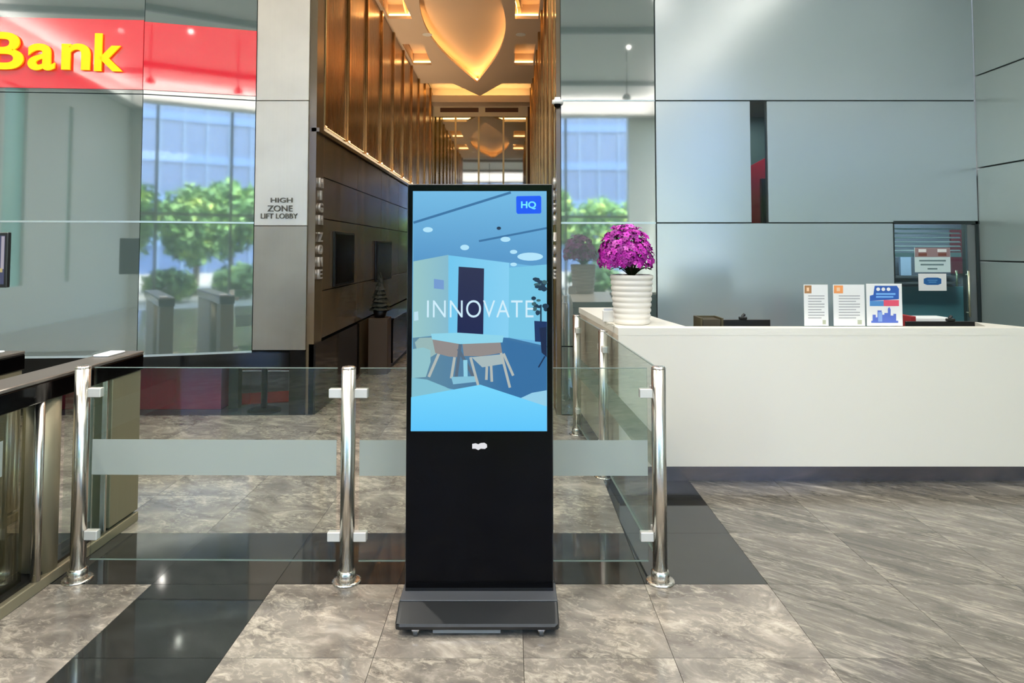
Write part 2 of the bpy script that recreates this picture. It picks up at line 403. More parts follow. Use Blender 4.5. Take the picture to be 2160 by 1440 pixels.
box('room_ceiling', RX0, RX1, YW + .07, RY1, 2.4, 2.42, CEIL, d1)
box('dado', RX0, RX1, RY1 - .05, RY1 - .002, 0, 1.2, ROOMT, d1)
for z in (1.24, 1.31): box('shelf', RX0 + .4, P(2005, 610, RY1).x, RY1 - .2, RY1 - .002, z, z + .025, GREY_METAL, d1)
box('red_board', P(2004, 550, RY1).x, P(2036, 550, RY1).x, RY1 - .03, RY1 - .002, 1.36, 1.9, mat('maroon_board', (104, 46, 60), .5), d1)
box('screen_back', P(1888, 560, RY1).x, P(1910, 560, RY1).x, RY1 - .12, RY1 - .08, 1.34, 1.6, mat('pale_blue_panel', (150, 170, 196), .5), d1)
SLAT = mat('blind_slat', (150, 170, 178), .4, .2)
for k in range(6):
    z = Z1 - .06 - .044 * k
    bm = bmesh.new(); add_box(bm, DR0 + .006, DR1 - .12, -.012, .012, -.002, .002)
    o = finish(bm, 'slat', SLAT, d1); o.location = (0, YW + .05, z); o.rotation_euler = (R(35), 0, 0)
box('slat_rail', DR0 + .006, DR1 - .12, YW + .036, YW + .064, Z1 - .345, Z1 - .30, SLAT, d1)
cyl('handle', (DR1 - .10, YW - .035, .98), (DR1 - .10, YW - .035, 1.44), .011, mat('pale_brass', (206, 208, 180), .25, .8), d1)
cyl('handle', (DR1 - .16, YW + .06, 1.28), (DR1 - .16, YW + .06, 1.44), .011, MATS['pale_brass'], d1)
for z in (1.02, 1.40): cyl('handle_mount', (DR1 - .10, YW + .012, z), (DR1 - .10, YW - .035, z), .007, MATS['pale_brass'], d1)
area('back_office_light', (4.7, YW + .85, 2.36), (0, 0, 0), 1.2, .5, 30, (.9, 1, 1))
area('slot_light', (SL0 + .25, YW + .3, Z2 - .02), (0, 0, 0), .2, .2, 6, (.9, 1, 1))

# ------------------------------------------------------------------ right wall
wr = shell('wall_right')
box('backing', XC + .022, XC + .2, -1.0, YW + .3, 0, 6.2, JOINT, wr)
box('backing', XC + .022, XC + .2, -7.2, -1.0, 5.75, 6.2, CEIL, wr)
for y in (-6.85, -4.9, -2.95, -1.0): box('mullion', XC + .04, XC + .14, y - .035, y + .035, 0, 5.75, MATS['dark_mullion'], wr)  # side glazing added out of view to bring more daylight into the lobby
for y0, y1 in ((-6.85, -4.9), (-4.9, -2.95), (-2.95, -1.0)): box('pane', XC + .09, XC + .10, y0 + .035, y1 - .035, .02, 5.75, FACADE_GLASS, wr)
zs = (0, .60, 1.54, 2.48, 3.42, 4.36, 5.3, 6.2)
for z0, z1 in zip(zs, zs[1:]):
    for y0, y1 in ((-1.0, 1.6), (1.6, 4.25), (4.25, YW)):
        box('panel', XC, XC + .02, y0 + .004, y1 - .004, z0 + .007, z1 - .007, SATIN_R, wr, .002)

# ------------------------------------------------------------------ steel column beside the lift lobby
CX0, CX1 = -2.612, -2.075
col = shell('wall_column')
box('core', CX0 + .01, CX1 - .01, YW + .01, YW + .28, .64, 6.2, JOINT, col)
box('plinth', -2.235, CX1, YW - .004, YW + .29, 0, .636, BLACK_STONE, col)
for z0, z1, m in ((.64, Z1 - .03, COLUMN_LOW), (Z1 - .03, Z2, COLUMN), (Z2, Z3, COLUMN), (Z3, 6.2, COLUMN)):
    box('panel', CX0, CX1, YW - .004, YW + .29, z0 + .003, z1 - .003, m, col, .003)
zsign = thing('wall_lettering', 'dark raised HIGH ZONE LIFT LOBBY lettering on the pale steel column', 'sign', (P(592, 462, YW).x, YW - .004, P(592, 462, YW).z))
LETTER = mat('dark_bronze_letter', (84, 76, 62), .3, .7)
def lay_text(name, s, px0, px1, py0, py1, Y, m, parent, extrude=.004, offset=0.0):
    a, b = P(px0, py1, Y), P(px1, py0, Y)
    me = fit_text(text_mesh(s, extrude=.01, offset=offset), b.x - a.x, b.z - a.z)
    zs_ = [v.co.z for v in me.vertices]; k = extrude / max(1e-6, max(zs_))
    for v in me.vertices: v.co = Vector((v.co.x, -v.co.z * k, v.co.y))
    me.update()
    o = link(name, me, parent, m)
    o.location = Vector((a.x, Y, a.z)) - (parent.location if parent else Vector())
    return o
for s, x0, x1, y0, y1 in (('HIGH', 571, 617, 417, 427), ('ZONE', 564, 617, 433, 446), ('LIFT LOBBY', 550, 628, 450, 461)):
    lay_text('text_line', s, x0, x1, y0, y1, YW - .010, LETTER, zsign, .005, .012)

# ------------------------------------------------------------------ left wall: two tall mirror-glass facets with the bank sign
A0, A1, A2, A3 = Vector((-9.0, 6.25)), Vector((-4.90, 6.53)), Vector((-3.61, 6.62)), Vector((-2.615, 6.912))
wg = shell('wall_bank')
GZ0 = .632
rows = [(GZ0, Z1), (Z1, Z2), (Z2, Z3), (Z3, 6.2)]
A1b = A2 + (A1 - A2).normalized() * 3.0
for a, b in ((A1b, A2), (A2, A3)):
    d = (b - a).normalized() * .003
    for z0, z1 in rows: slab('panel', a + d, b - d, z0 + .005, z1 - .005, .015, MIRROR_GLASS, wg)
    bm = bmesh.new(); off = Vector((-(b - a).y, (b - a).x)).normalized() * .016
    slab_between(bm, a + off, b + off, GZ0, 6.2, .03); finish(bm, 'backing', JOINT, wg)
    t0 = Vector(((b - a).y, -(b - a).x)).normalized() * .004
    slab('trim', a + t0, b + t0, Z1 - .009, Z1 + .009, .008, BRIGHT_JOINT, wg)
    slab('trim', a + t0, b + t0, GZ0 - .012, GZ0 + .008, .03, BRIGHT_JOINT, wg)
slab('panel', A0, A1b, 0, 6.2, .05, GREYWALL, wg)
box('seam', -2.70, -2.59, 6.985, 7.05, GZ0, 6.2, JOINT, wg); box('seam', -3.68, -3.56, 6.69, 6.74, GZ0, 6.2, JOINT, wg)
# low dark glass under the facets, with the bank's floor behind it
PB = YW - .02
for x0, x1 in ((-4.6, -3.61), (-3.61, -2.615), (-2.615, -2.235)):
    box('low_pane', x0 + .004, x1 - .004, PB, PB + .012, .0, GZ0 - .004, SHOP_GLASS, wg)
box('cap', -6.6, -2.235, PB - .004, PB + .09, GZ0 - .155, GZ0 - .012, BLACK_STONE, wg)
prism('low_soffit', [(-6.6, 6.42), (-4.9, 6.53), (-3.61, 6.62), (-2.615, 6.912), (-2.235, 6.912), (-2.235, 7.2), (-6.6, 7.2)], GZ0 - .011, GZ0 - .001, BLACK_STONE, wg)
box('low_panel', -7.5, -4.6, PB, PB + .05, 0, GZ0 - .012, BLACK_STONE, wg)
box('inner_floor', -6.6, -2.24, PB + .02, 9.4, -.02, -.002, mat('blue_grey_floor', (84, 92, 98), .25), wg)
box('inner_wall', -6.6, -2.24, 9.4, 9.45, 0, 1.6, mat('maroon_wall', (58, 12, 22), .35), wg)
box('inner_wall', -2.335, -2.305, 7.21, 9.4, 0, 1.6, BLACK, wg)
box('inner_wall', -6.65, -6.6, 6.95, 9.4, 0, 1.6, BLACK, wg)
box('inner_ceiling', -6.6, -2.30, 6.98, 9.45, 1.6, 1.63, BLACK, wg)
box('inner_column', -2.96, -2.86, 7.2, 7.3, 0, 1.6, mat('dark_post_paint', (40, 48, 50), .4), wg)
area('bank_fill_light', (-3.6, 7.03, 1.5), (R(35), 0, 0), 2.2, .08, 34, (1, .96, .95))  # added lamp without a fitting, lights the front of the counter
tag(box('counter', -4.75, -3.02, 7.16, 7.6, 0, .9, mat('red_counter', (168, 14, 44), .35)), 'dark red counter inside the bank behind the low dark glass', 'counter')
bm = bmesh.new(); add_box(bm, -.55, .55, -.28, .28, 0, .012, .004)
mo = finish(bm, 'floor_mat', mat('red_mat', (176, 34, 36), .8)); mo.location = (-2.62, 7.75, -.002); mo.rotation_euler = (0, 0, .3)
tag(mo, 'red mat on the bank floor behind the low dark glass', 'mat')
st = thing('belt_stanchion', 'black post stanchion with round foot behind the low dark glass under the column', 'stanchion', (-2.62 - .0, 7.1, -.002))
st.location = Vector((P(557, 866, 7.10).x, 7.10, -.002))
lathe('foot', [(.165, 0), (.165, .012), (.13, .024), (.03, .034)], BLACK, st, 32)
cyl('post', (0, 0, .03), (0, 0, .95), .03, BLACK, st)
lathe('belt_head', [(.032, .93), (.036, .94), (.036, 1.0), (.02, 1.01)], BLACK, st, 24)
# red sign band with yellow letters
sg = thing('bank_sign', 'red glossy sign band reading Bank in yellow letters', 'sign', (A2.x, A2.y, 3.23))
def on_facet(px, py, a, b):
    """the point where the line of sight through a pixel meets an upright facet"""
    r = ray(px, py); d = b - a
    t = (a.x * d.y - a.y * d.x) / (r[0] * d.y - r[1] * d.x)
    return Vector((r[0] * t, r[1] * t, EYE + r[2] * t))
zt1, zb1 = on_facet(150, 40, A1, A2).z, on_facet(150, 187, A1, A2).z
zt2, zb2 = on_facet(420, 56, A2, A3).z, on_facet(420, 196, A2, A3).z
def rel(o): o.location = -sg.location; return o
for a, b, z0, z1 in ((A1b, A2, zb1, zt1), (A2, A3, zb2, zt2)):
    n = Vector(((b - a).y, -(b - a).x)).normalized() * .014; d = (b - a).normalized() * .002
    o = slab('sign_panel', a + n + d, b + n - d, z0, z1, .012, RED_GLASS, sg); rel(o)
for s, x0, x1, y0, y1 in (('B', -22, 57, 71, 148), ('a', 63, 122, 95, 150), ('n', 134, 196, 95, 149), ('k', 203, 265, 74, 152)):
    p, q = on_facet(x0, y1, A1, A2), on_facet(x1, y0, A1, A2)
    wd = (Vector((q.x, q.y)) - Vector((p.x, p.y))).length
    me = fit_text(text_mesh(s, extrude=.02, offset=.022), wd, q.z - p.z)
    for v in me.vertices: v.co = Vector((v.co.x, -v.co.z * .45, v.co.y))
    me.update(); o = link('letter', me, sg, YELLOW)
    ang = math.atan2((A2 - A1).y, (A2 - A1).x); o.rotation_euler = (0, 0, ang)
    n = Vector(((A2 - A1).y, -(A2 - A1).x))  .normalized() * .034
    o.location = Vector((p.x + n.x, p.y + n.y, p.z)) - sg.location

# ------------------------------------------------------------------ lift lobby (corridor)
LX, RX, CZ, YE, COVE = -2.0, .45, 5.33, 17.3, 2.95
cl = shell('wall_corridor_left')
box('core', LX - .3, LX - .06, YW + .29, YE + .2, 0, 6.2, JOINT, cl)
box('jamb', CX1, LX, YW + .02, YW + .30, 0, 6.2, BROWN, cl)
y = YW + .30; k = 0
while y < YE:                                             # upper gold panels with narrow fins between them
    y1 = min(y + 1.05, YE)
    box('panel', LX - .055, LX - .02, y + .10, y1 - .006, COVE + .03, CZ + .3, GOLD, cl, .003)
    box('fin', LX - .055, LX + .012, y + .004, y + .09, COVE + .02, CZ + .3, GOLD_FIN, cl, .006)
    y = y1
y = YW + .30
while y < YE:                                             # lower brown stone panels
    y1 = min(y + 1.6, YE)
    for z0, z1 in ((.72, 1.22), (1.22, 1.98), (1.98, 2.42), (2.42, 2.86)):
        box('panel', LX - .05, LX, y + .004, y1 - .004, z0 + .005, z1 - .005, BROWN, cl, .002)
    y = y1
box('ledge', LX - .05, LX + .03, YW + .02, YE, 2.86, 2.90, BROWN, cl)
COVE_LIGHT = mat('cove_strip', (255, 190, 110), .5, emit=(255, 190, 120), estr=.9)
y = YW + .30
while y < YE:
    y1 = min(y + 1.05, YE)
    box('cove_strip', LX - .045, LX + .015, y + .12, y1 - .03, 2.90, 2.909, COVE_LIGHT, cl); y = y1
box('dado', LX - .05, LX + .02, YW + .02, 8.9, 0, .70, BLACK_STONE, cl)
box('dado', LX - .05, LX, 8.9, YE, 0, .70, BROWN, cl)
for y0, y1, z0, z1 in ((7.62, 8.55, 1.24, 1.86), (9.95, 11.2, 1.18, 1.78)):
    o = thing('wall_display', '', 'display', (LX, (y0 + y1) / 2, (z0 + z1) / 2))
    o['label'] = 'dark wall screen nearer the corridor mouth on the left wall' if y0 < 9 else 'dark wall screen deeper in the corridor, beyond the small conical tree'
    bx = box('case', 0.001, .03, (y0 - y1) / 2, (y1 - y0) / 2, (z0 - z1) / 2, (z1 - z0) / 2, BLACK, o, .004)
    box('screen', .03, .033, (y0 - y1) / 2 + .03, (y1 - y0) / 2 - .03, (z0 - z1) / 2 + .03, (z1 - z0) / 2 - .03, BLACK_GLOSS, o)
o = thing('console_table', 'low black console against the left wall deep in the corridor', 'console', (LX + .18, 10.4, 0))
box('cabinet', -.15, .15, -.75, .75, .06, .66, BLACK_STONE, o, .004); box('top', -.165, .165, -.77, .77, .66, .69, BLACK_STONE, o, .004)
box('plinth', -.12, .12, -.7, .7, 0, .06, BLACK, o)
o = thing('conical_tree', 'small dark conical tree on a brown pedestal in the corridor', 'plant', (LX + .22, 9.25, 0))
box('pedestal', -.13, .13, -.13, .13, 0, .74, mat('brown_pedestal', (70, 54, 38), .4), o, .006)
lathe('pot', [(.07, .741), (.10, .86), (.09, .86), (.02, .85)], BLACK, o, 24)
bm = bmesh.new()
for k in range(9):
    z = .86 + k * .052; r = .15 * (1 - k / 9.6)
    ret = bmesh.ops.create_cone(bm, cap_ends=True, segments=14, radius1=r, radius2=r * .35, depth=.085, matrix=Matrix.Translation((0, 0, z + .03)))
    for v in ret['verts']: v.co += Vector((random.uniform(-.012, .012), random.uniform(-.012, .012), random.uniform(-.01, .01)))
finish(bm, 'foliage', mat('dark_foliage', (30, 36, 28), .7), o)
cr = shell('wall_corridor_right')
box('core', RX + .06, RX + .3, YW + .06, YE + .2, 0, 6.2, JOINT, cr)
box('jamb', RX, XA, YW + .0, YW + .28, 0, 6.2, BROWN, cr)
y = YW + .28
while y < YE:
    y1 = min(y + 1.05, YE)
    box('panel', RX + .02, RX + .055, y + .10, y1 - .006, 0, CZ + .3, GOLD, cr, .003)
    box('fin', RX - .012, RX + .055, y + .004, y + .09, 0, CZ + .3, GOLD_FIN, cr, .006)
    y = y1
# raised letters running down both jambs
WHITE_L = mat('pale_metal_letter', (206, 200, 192), .25, .4)
for side, lx, lab in ((1, LX, 'pale raised HIGH ZONE letters running down the left corridor jamb'), (-1, RX, 'pale raised HIGH ZONE letters running down the right corridor jamb')):
    Y0 = YW + .17
    t = thing('vertical_lettering', lab, 'sign', (lx, Y0, 1.9))
    for k, ch in enumerate('HIGHZONE'):
        py = 376 + 26 * k + (10 if k > 3 else 0)
        zt, zb = P(0, py, Y0).z, P(0, py + 20, Y0).z
        me = fit_text(text_mesh(ch, extrude=.01, offset=.02), .13 if ch != 'I' else .035, zt - zb)
        for v in me.vertices:
            yy = (v.co.x - .065) if ch != 'I' else v.co.x - .017
            v.co = Vector((side * (v.co.z + .012), yy * side, v.co.y))
        me.update(); o = link('letter', me, t, WHITE_L); o.location = (0, 0, zb - 1.9)
# security camera on the right jamb
sc = thing('security_camera', 'small white dome camera high on the right corridor jamb', 'camera', P(1176, 214, YW - .03))
box('bracket', -.03, .03, -.01, .03, .015, .045, PAPER, sc, .006)
lathe('dome_housing', [(.02, .018), (.055, .012), (.058, -.02), (.045, -.03)], PAPER, sc, 28)
bm = bmesh.new(); bmesh.ops.create_uvsphere(bm, u_segments=20, v_segments=10, radius=.038, matrix=Matrix.Translation((0, 0, -.03))); finish(bm, 'lens', BLACK_GLOSS, sc, True)
# ceiling with the leaf-shaped cove and the square side coves
AY0, AY1, ACX, AHW = 6.98, 15.0, -.77, .667
def almond(hw, ext, n=26):
    yc, h = (AY0 + AY1) / 2, (AY1 - AY0) / 2 + ext
    out = []
    for k in range(n): 
        t = -1 + 2 * k / n; out.append((ACX + hw * math.cos(t * PI / 2) ** 1.12, yc + h * t))
    for k in range(n):
        t = 1 - 2 * k / n; out.append((ACX - hw * math.cos(t * PI / 2) ** 1.12, yc + h * t))
    return out
def rect(x0, x1, y0, y1): return [(x0, y0), (x1, y0), (x1, y1), (x0, y1)]
cc = shell('ceiling_corridor')
VT = 16.25
outer = [(LX - .05, YW + .3), (RX + .05, YW + .3), (RX + .05, 15.0), (ACX + .55, 15.0), (ACX, VT), (ACX - .55, 15.0), (LX - .05, 15.0)]
sq = []
for y0 in (9.35, 12.1):
    sq += [rect(LX + .03, LX + .40, y0, y0 + 1.4), rect(RX - .40, RX - .03, y0, y0 + 1.4)]
plate('soffit', [outer, almond(AHW, -.05)] + sq, .05, CZ + .025, CREAM, cc)
box('cover', LX - .3, RX + .3, YW + .25, YE + .3, CZ + .42, CZ + .5, CREAM, cc)
box('upstand', LX - .05, RX + .05, YW + .27, YW + .30, CZ, CZ + .45, CREAM, cc)
WARM = mat('warm_strip', (255, 190, 110), .5, emit=(255, 206, 130), estr=12.0)
def ribbon(name, pts, z0, z1, m, parent):
    bm = bmesh.new(); a = [bm.verts.new((x, y, z0)) for x, y in pts]; b = [bm.verts.new((x, y, z1)) for x, y in pts]; n = len(pts)
    for k in range(n): bm.faces.new((a[k], a[(k + 1) % n], b[(k + 1) % n], b[k]))
    return finish(bm, name, m, parent)
ribbon('leaf_recess', almond(AHW + .26, .30), CZ + .05, CZ + .22, CREAM, cc)
plate('leaf_top', [almond(AHW + .27, .31)], .01, CZ + .22, CREAM, cc)
ribbon('leaf_strip', almond(AHW + .20, .22), CZ + .055, CZ + .085, WARM, cc)
for r4 in sq:
    x0, x1, y0, y1 = r4[0][0], r4[1][0], r4[0][1], r4[2][1]
    ribbon('side_recess', rect(x0 - .02, x1 + .02, y0 - .06, y1 + .06), CZ + .05, CZ + .26, CREAM, cc)
    plate('side_top', [rect(x0 - .03, x1 + .03, y0 - .07, y1 + .07)], .01, CZ + .26, CREAM, cc)
    for ya in (y0 - .05, y1 + .04): box('side_strip', x0, x1, ya, ya + .012, CZ + .07, CZ + .09, WARM, cc)
box('end_strip', LX, RX, 15.02, 15.05, CZ + .07, CZ + .11, WARM, cc)
area('cove_uplight', (LX + .05, 11.8, 2.93), (R(180), R(-18), 0), .05, 8.6, 70, (1, .70, .42))
# end wall: fascia, header with two vents and mirror panes
ew = shell('wall_corridor_end')
zf0, zf1 = P(0, 224, YE).z, P(0, 201, YE - .5).z
box('fascia', LX - .1, RX + .1, YE - .5, YE, zf0, zf1, CREAM, ew)
box('end_strip', LX, RX, YE - .3, YE - .27, zf1, zf1 + .02, mat('end_cove_strip', (255, 190, 110), .5, emit=(255, 222, 150), estr=16), ew)
box('upper', LX - .2, RX + .2, YE, YE + .1, zf0, 6.0, CREAM, ew)
zh0, zh1 = P(0, 246, YE).z, P(0, 225, YE).z
xs_ = [P(x, 300, YE).x for x in (913, 961, 1010, 1062, 1111)]
PALE = mat('champagne_frame', (186, 164, 118), .3, .6)
box('header', xs_[0] - .025, xs_[4] + .025, YE - .03, YE + .02, zh0, zh1, mat('pale_header', (232, 216, 186), .5), ew)
for a, b in ((930, 1010), (1024, 1093)):
    box('vent', P(a, 0, YE).x, P(b, 0, YE).x, YE - .04, YE - .028, P(0, 237, YE).z, P(0, 228, YE).z, mat('brown_vent', (96, 62, 44), .6), ew)
for x in xs_: box('mullion', x - .022, x + .022, YE - .03, YE + .02, 0, zh0, PALE, ew)
for a, b in zip(xs_, xs_[1:]): box('pane', a + .022, b - .022, YE, YE + .015, 0, zh0, ENDGLASS, ew)
INF = mat('brown_infill', (104, 68, 38), .55)
box('infill', LX - .3, xs_[0] - .022, YE - .01, YE + .02, 0, zh1, INF, ew); box('infill', xs_[4] + .022, RX + .3, YE - .01, YE + .02, 0, zh1, INF, ew)
# downlights in the corridor ceiling
for x in (LX + .55, RX - .30):
    for yy in (11.55, 8.9):
        o = thing('downlight', 'round white downlight in the corridor ceiling, %s the leaf-shaped cove, %s' % ('left of' if x < -1 else 'right of', 'deeper one' if yy > 10 else 'nearer one'), 'light', (x, yy, CZ), 'corridor downlights')
        lathe('ring', [(.075, -.006), (.085, -.006), (.085, 0), (.06, 0)], PAPER, o, 24)
        lathe('lamp', [(.058, -.004), (.058, -.001)], emission('downlight_lamp', (255, 244, 220), 12), o, 20)
for x in (LX + .55, RX - .30):
    for yy in (11.55, 8.9):
        d = bpy.data.lights.new('corridor_spot', 'SPOT'); d.energy = 70; d.spot_size = R(120); d.spot_blend = .8; d.shadow_soft_size = .05; d.color = (1, .74, .46)
        o = bpy.data.objects.new('corridor_spot', d); C.objects.link(o); o.location = (x, yy, CZ - .02)

# ------------------------------------------------------------------ reception desk
desk = thing('reception_desk', 'long white reception counter with dark recessed plinth', 'counter', (2.2, 5.0, 0))
def drel(o): o.location = -desk.location; return o
TOP = 1.10
z_face = P(1500, 983, 4.87).z
face = [(.755, 4.868), (4.72, 4.868), (4.72, 5.02), (1.10, 5.02), (1.02, 6.55), (.655, 6.55)]
drel(prism('body', [(.754, 4.8635), (4.72, 4.8635), (4.72, 5.0), (1.08, 5.0), (1.0, 6.54), (.662, 6.54)], z_face, TOP - .05, WHITE_STONE, desk))
drel(prism('plinth', [(.81, 4.975), (4.72, 4.975), (4.72, 5.0), (1.06, 5.0), (.98, 6.5), (.72, 6.5)], 0, z_face, mat('dark_plinth', (128, 120, 122), .2, .75), desk))
drel(prism('counter_top', [(.752, 4.862), (4.72, 4.862), (4.72, 4.94), (3.69, 4.955), (3.56, 5.28), (3.44, 4.985), (1.26, 4.985), (1.2, 5.42), (1.08, 6.58), (.64, 6.58)], TOP - .05, TOP, WHITE_STONE, desk))
drel(slab('side_panel', (.648, 6.56), (.749, 4.868), .12, TOP - .052, .006, WHITE_SIDE, desk))
drel(box('work_surface', 1.3, 4.68, 5.06, 5.75, .72, .75, mat('work_surface_laminate', (196, 190, 178), .4), desk))
for x in (1.32, 3.0, 4.64): drel(box('support', x, x + .03, 5.08, 5.7, 0, .72, WHITE_SIDE, desk))
drel(box('work_rail', 1.3, 4.68, 5.001, 5.06, .66, .75, WHITE_SIDE, desk))

# monitors behind the counter
def monitor(px0, px1, pyt, Y, label, cam_px):
    a, b = P(px0, pyt, Y), P(px1, pyt, Y); w = b.x - a.x; top = a.z; cx = (a.x + b.x) / 2
    t = thing('monitor', label, 'monitor', (cx, Y, .75))
    box('screen_case', -w / 2, w / 2, -.022, .0, top - .75 - .31, top - .75, BLACK, t, .004)
    box('screen', -w / 2 + .012, w / 2 - .012, .0, .004, top - .75 - .295, top - .75 - .012, BLACK_GLOSS, t)
    box('neck', -.025, .025, -.05, -.022, .012, top - .75 - .12, BLACK, t); box('stand_base', -.11, .11, -.14, .04, 0, .012, BLACK, t, .004)
    c = P(cam_px, pyt, Y).x - cx; zt = top - .75
    bm = bmesh.new(); add_box(bm, c - .03, c + .03, -.03, .01, zt, zt + .022, .006, 2); add_cyl(bm, (c, .005, zt + .02), (c + .02, .005, zt + .04), .012, seg=12)
    finish(bm, 'webcam', BLACK, t)
monitor(1512, 1623, 673, 5.45, 'black monitor left of the three counter signs, seen from behind', 1566)
monitor(1908, 2056, 677, 5.45, 'black monitor in front of the glass door, seen from behind', 2003)
o = thing('letter_tray', 'olive brown letter tray left of the left monitor on the desk', 'tray', (P(1498, 680, 5.19).x, 5.19, .75))
zt = P(0, 668, 5.19).z - .75
box('tray_base', -.10, .07, -.1, .1, 0, .015, mat('olive_wood', (74, 66, 40), .6), o); box('tray_wall', -.10, -.085, -.1, .1, .015, zt, MATS['olive_wood'], o)
box('tray_wall', .055, .07, -.1, .1, .015, zt, MATS['olive_wood'], o); box('tray_wall', -.085, .055, .085, .1, .015, zt, MATS['olive_wood'], o)
box('papers', -.08, .05, -.095, .08, .016, zt - .012, mat('dark_paper', (60, 54, 36), .7), o)
zt = P(0, 668, 6.0).z
o = thing('document_box', 'white paper box standing behind the right monitor', 'box', (P(1950, 670, 6.0).x, 6.0, 0))
box('box_body', -.17, .17, -.11, .11, 0, zt - .05, mat('grey_card', (170, 172, 170), .6), o, .004); box('lid', -.175, .175, -.115, .115, zt - .05, zt, PAPER, o, .004)
zt = P(0, 664, 5.62).z
o = tag(box('red_folder', -.02, .02, -.12, .12, 0, zt - .75, mat('red_card', (150, 34, 38), .6), None, .003), 'upright red folder beside the right monitor', 'folder'); o.location = (P(1909, 670, 5.62).x, 5.62, .75)

# counter signs in acrylic stands
INK = mat('grey_print', (168, 168, 170), .7)
def flat(name, pts, Y, m, parent, base):
    """thin printed shape on an upright sheet, from photo points at depth Y"""
    bm = bmesh.new(); v = [bm.verts.new(P(x, y, Y) - base) for x, y in pts]; bm.faces.new(v)
    return finish(bm, name, m, parent)
def sign(px0, px1, pyt, pyb, label, kind):
    Y = 4.955; a, b = P(px0, pyb, Y), P(px1, pyt, Y); base = Vector(((a.x + b.x) / 2, Y, TOP)); h = b.z - TOP; w = b.x - a.x
    t = thing('counter_sign', label, 'sign', base)
    box('sheet', -w / 2, w / 2, 0, .003, .006, h, PAPER, t)
    bm = bmesh.new(); add_box(bm, -w / 2 - .003, w / 2 + .003, .0035, .006, 0, h + .003); add_box(bm, -w / 2 - .003, w / 2 + .003, .0035, .06, 0, .003)
    finish(bm, 'acrylic_stand', CLEAR, t)
    Yp = Y - .001; W_, H_ = px1 - px0, pyb - pyt
    def pt(u, v): return (px0 + u * W_, pyt + v * H_)
    def rc(u0, v0, u1, v1): return [pt(u0, v0), pt(u1, v0), pt(u1, v1), pt(u0, v1)]
    if kind < 2:
        flat('badge', rc(0.0, .02, .30, .21), Yp, mat('orange_badge' if kind else 'brown_badge', (244, 158, 92) if kind else (176, 128, 84), .6), t, base)
        flat('badge_mark', rc(.09, .07, .2, .16), Yp - .0006, mat('pale_badge', (250, 208, 168), .6), t, base)
        for k in range(9):
            v = .26 + k * .066; flat('text_row', rc(.16, v, .86 - .13 * (k % 3 == 2), v + .022), Yp, INK, t, base)
        flat('stamp', rc(.78, .85, .92, .95), Yp, mat('sage_stamp', (180, 184, 160), .7), t, base)
    else:
        blue = mat('poster_blue', (44, 92, 176), .5); 
        flat('poster_head', [pt(.22, .05), pt(.86, .05), pt(.92, .12), pt(.92, .36), pt(.08, .40), pt(.08, .28), pt(.18, .26)], Yp, blue, t, base)
        for u in (.32, .47, .62): flat('poster_dot', [pt(u + .055 * math.cos(k * PI / 6), .13 + .042 * math.sin(k * PI / 6)) for k in range(12)], Yp - .0006, PAPER, t, base)
        flat('poster_line', rc(.26, .22, .82, .26), Yp - .0006, mat('poster_sky', (120, 180, 240), .5), t, base)
        flat('poster_line', rc(.26, .29, .76, .325), Yp - .0006, MATS['poster_sky'], t, base)
        flat('poster_band', rc(.08, .40, .48, .52), Yp, mat('poster_teal', (80, 140, 200), .5), t, base)
        flat('poster_band', rc(.48, .38, .92, .52), Yp, mat('poster_pink', (226, 84, 110), .5), t, base)
        flat('skyline', [pt(.12, .91), pt(.12, .86), pt(.16, .86), pt(.16, .72), pt(.25, .72), pt(.25, .78), pt(.3, .78), pt(.3, .62), pt(.42, .62), pt(.42, .72), pt(.5, .72), pt(.5, .68), pt(.6, .68), pt(.6, .58), pt(.64, .54), pt(.68, .6), pt(.68, .74), pt(.76, .74), pt(.76, .70), pt(.84, .70), pt(.84, .86), pt(.9, .86), pt(.9, .91)], Yp, mat('skyline_blue', (88, 112, 200), .5), t, base)
        flat('skyline_tower', rc(.32, .66, .44, .88), Yp - .0006, mat('skyline_pale', (140, 170, 226), .5), t, base)
sign(1697, 1746, 600, 688, 'white text sign with brown corner badge, leftmost on the counter', 0)
sign(1759, 1823, 600, 688, 'white text sign with bright orange corner badge on the counter', 1)
sign(1829, 1902, 598, 689, 'blue and white poster sign with skyline print on the counter', 2)

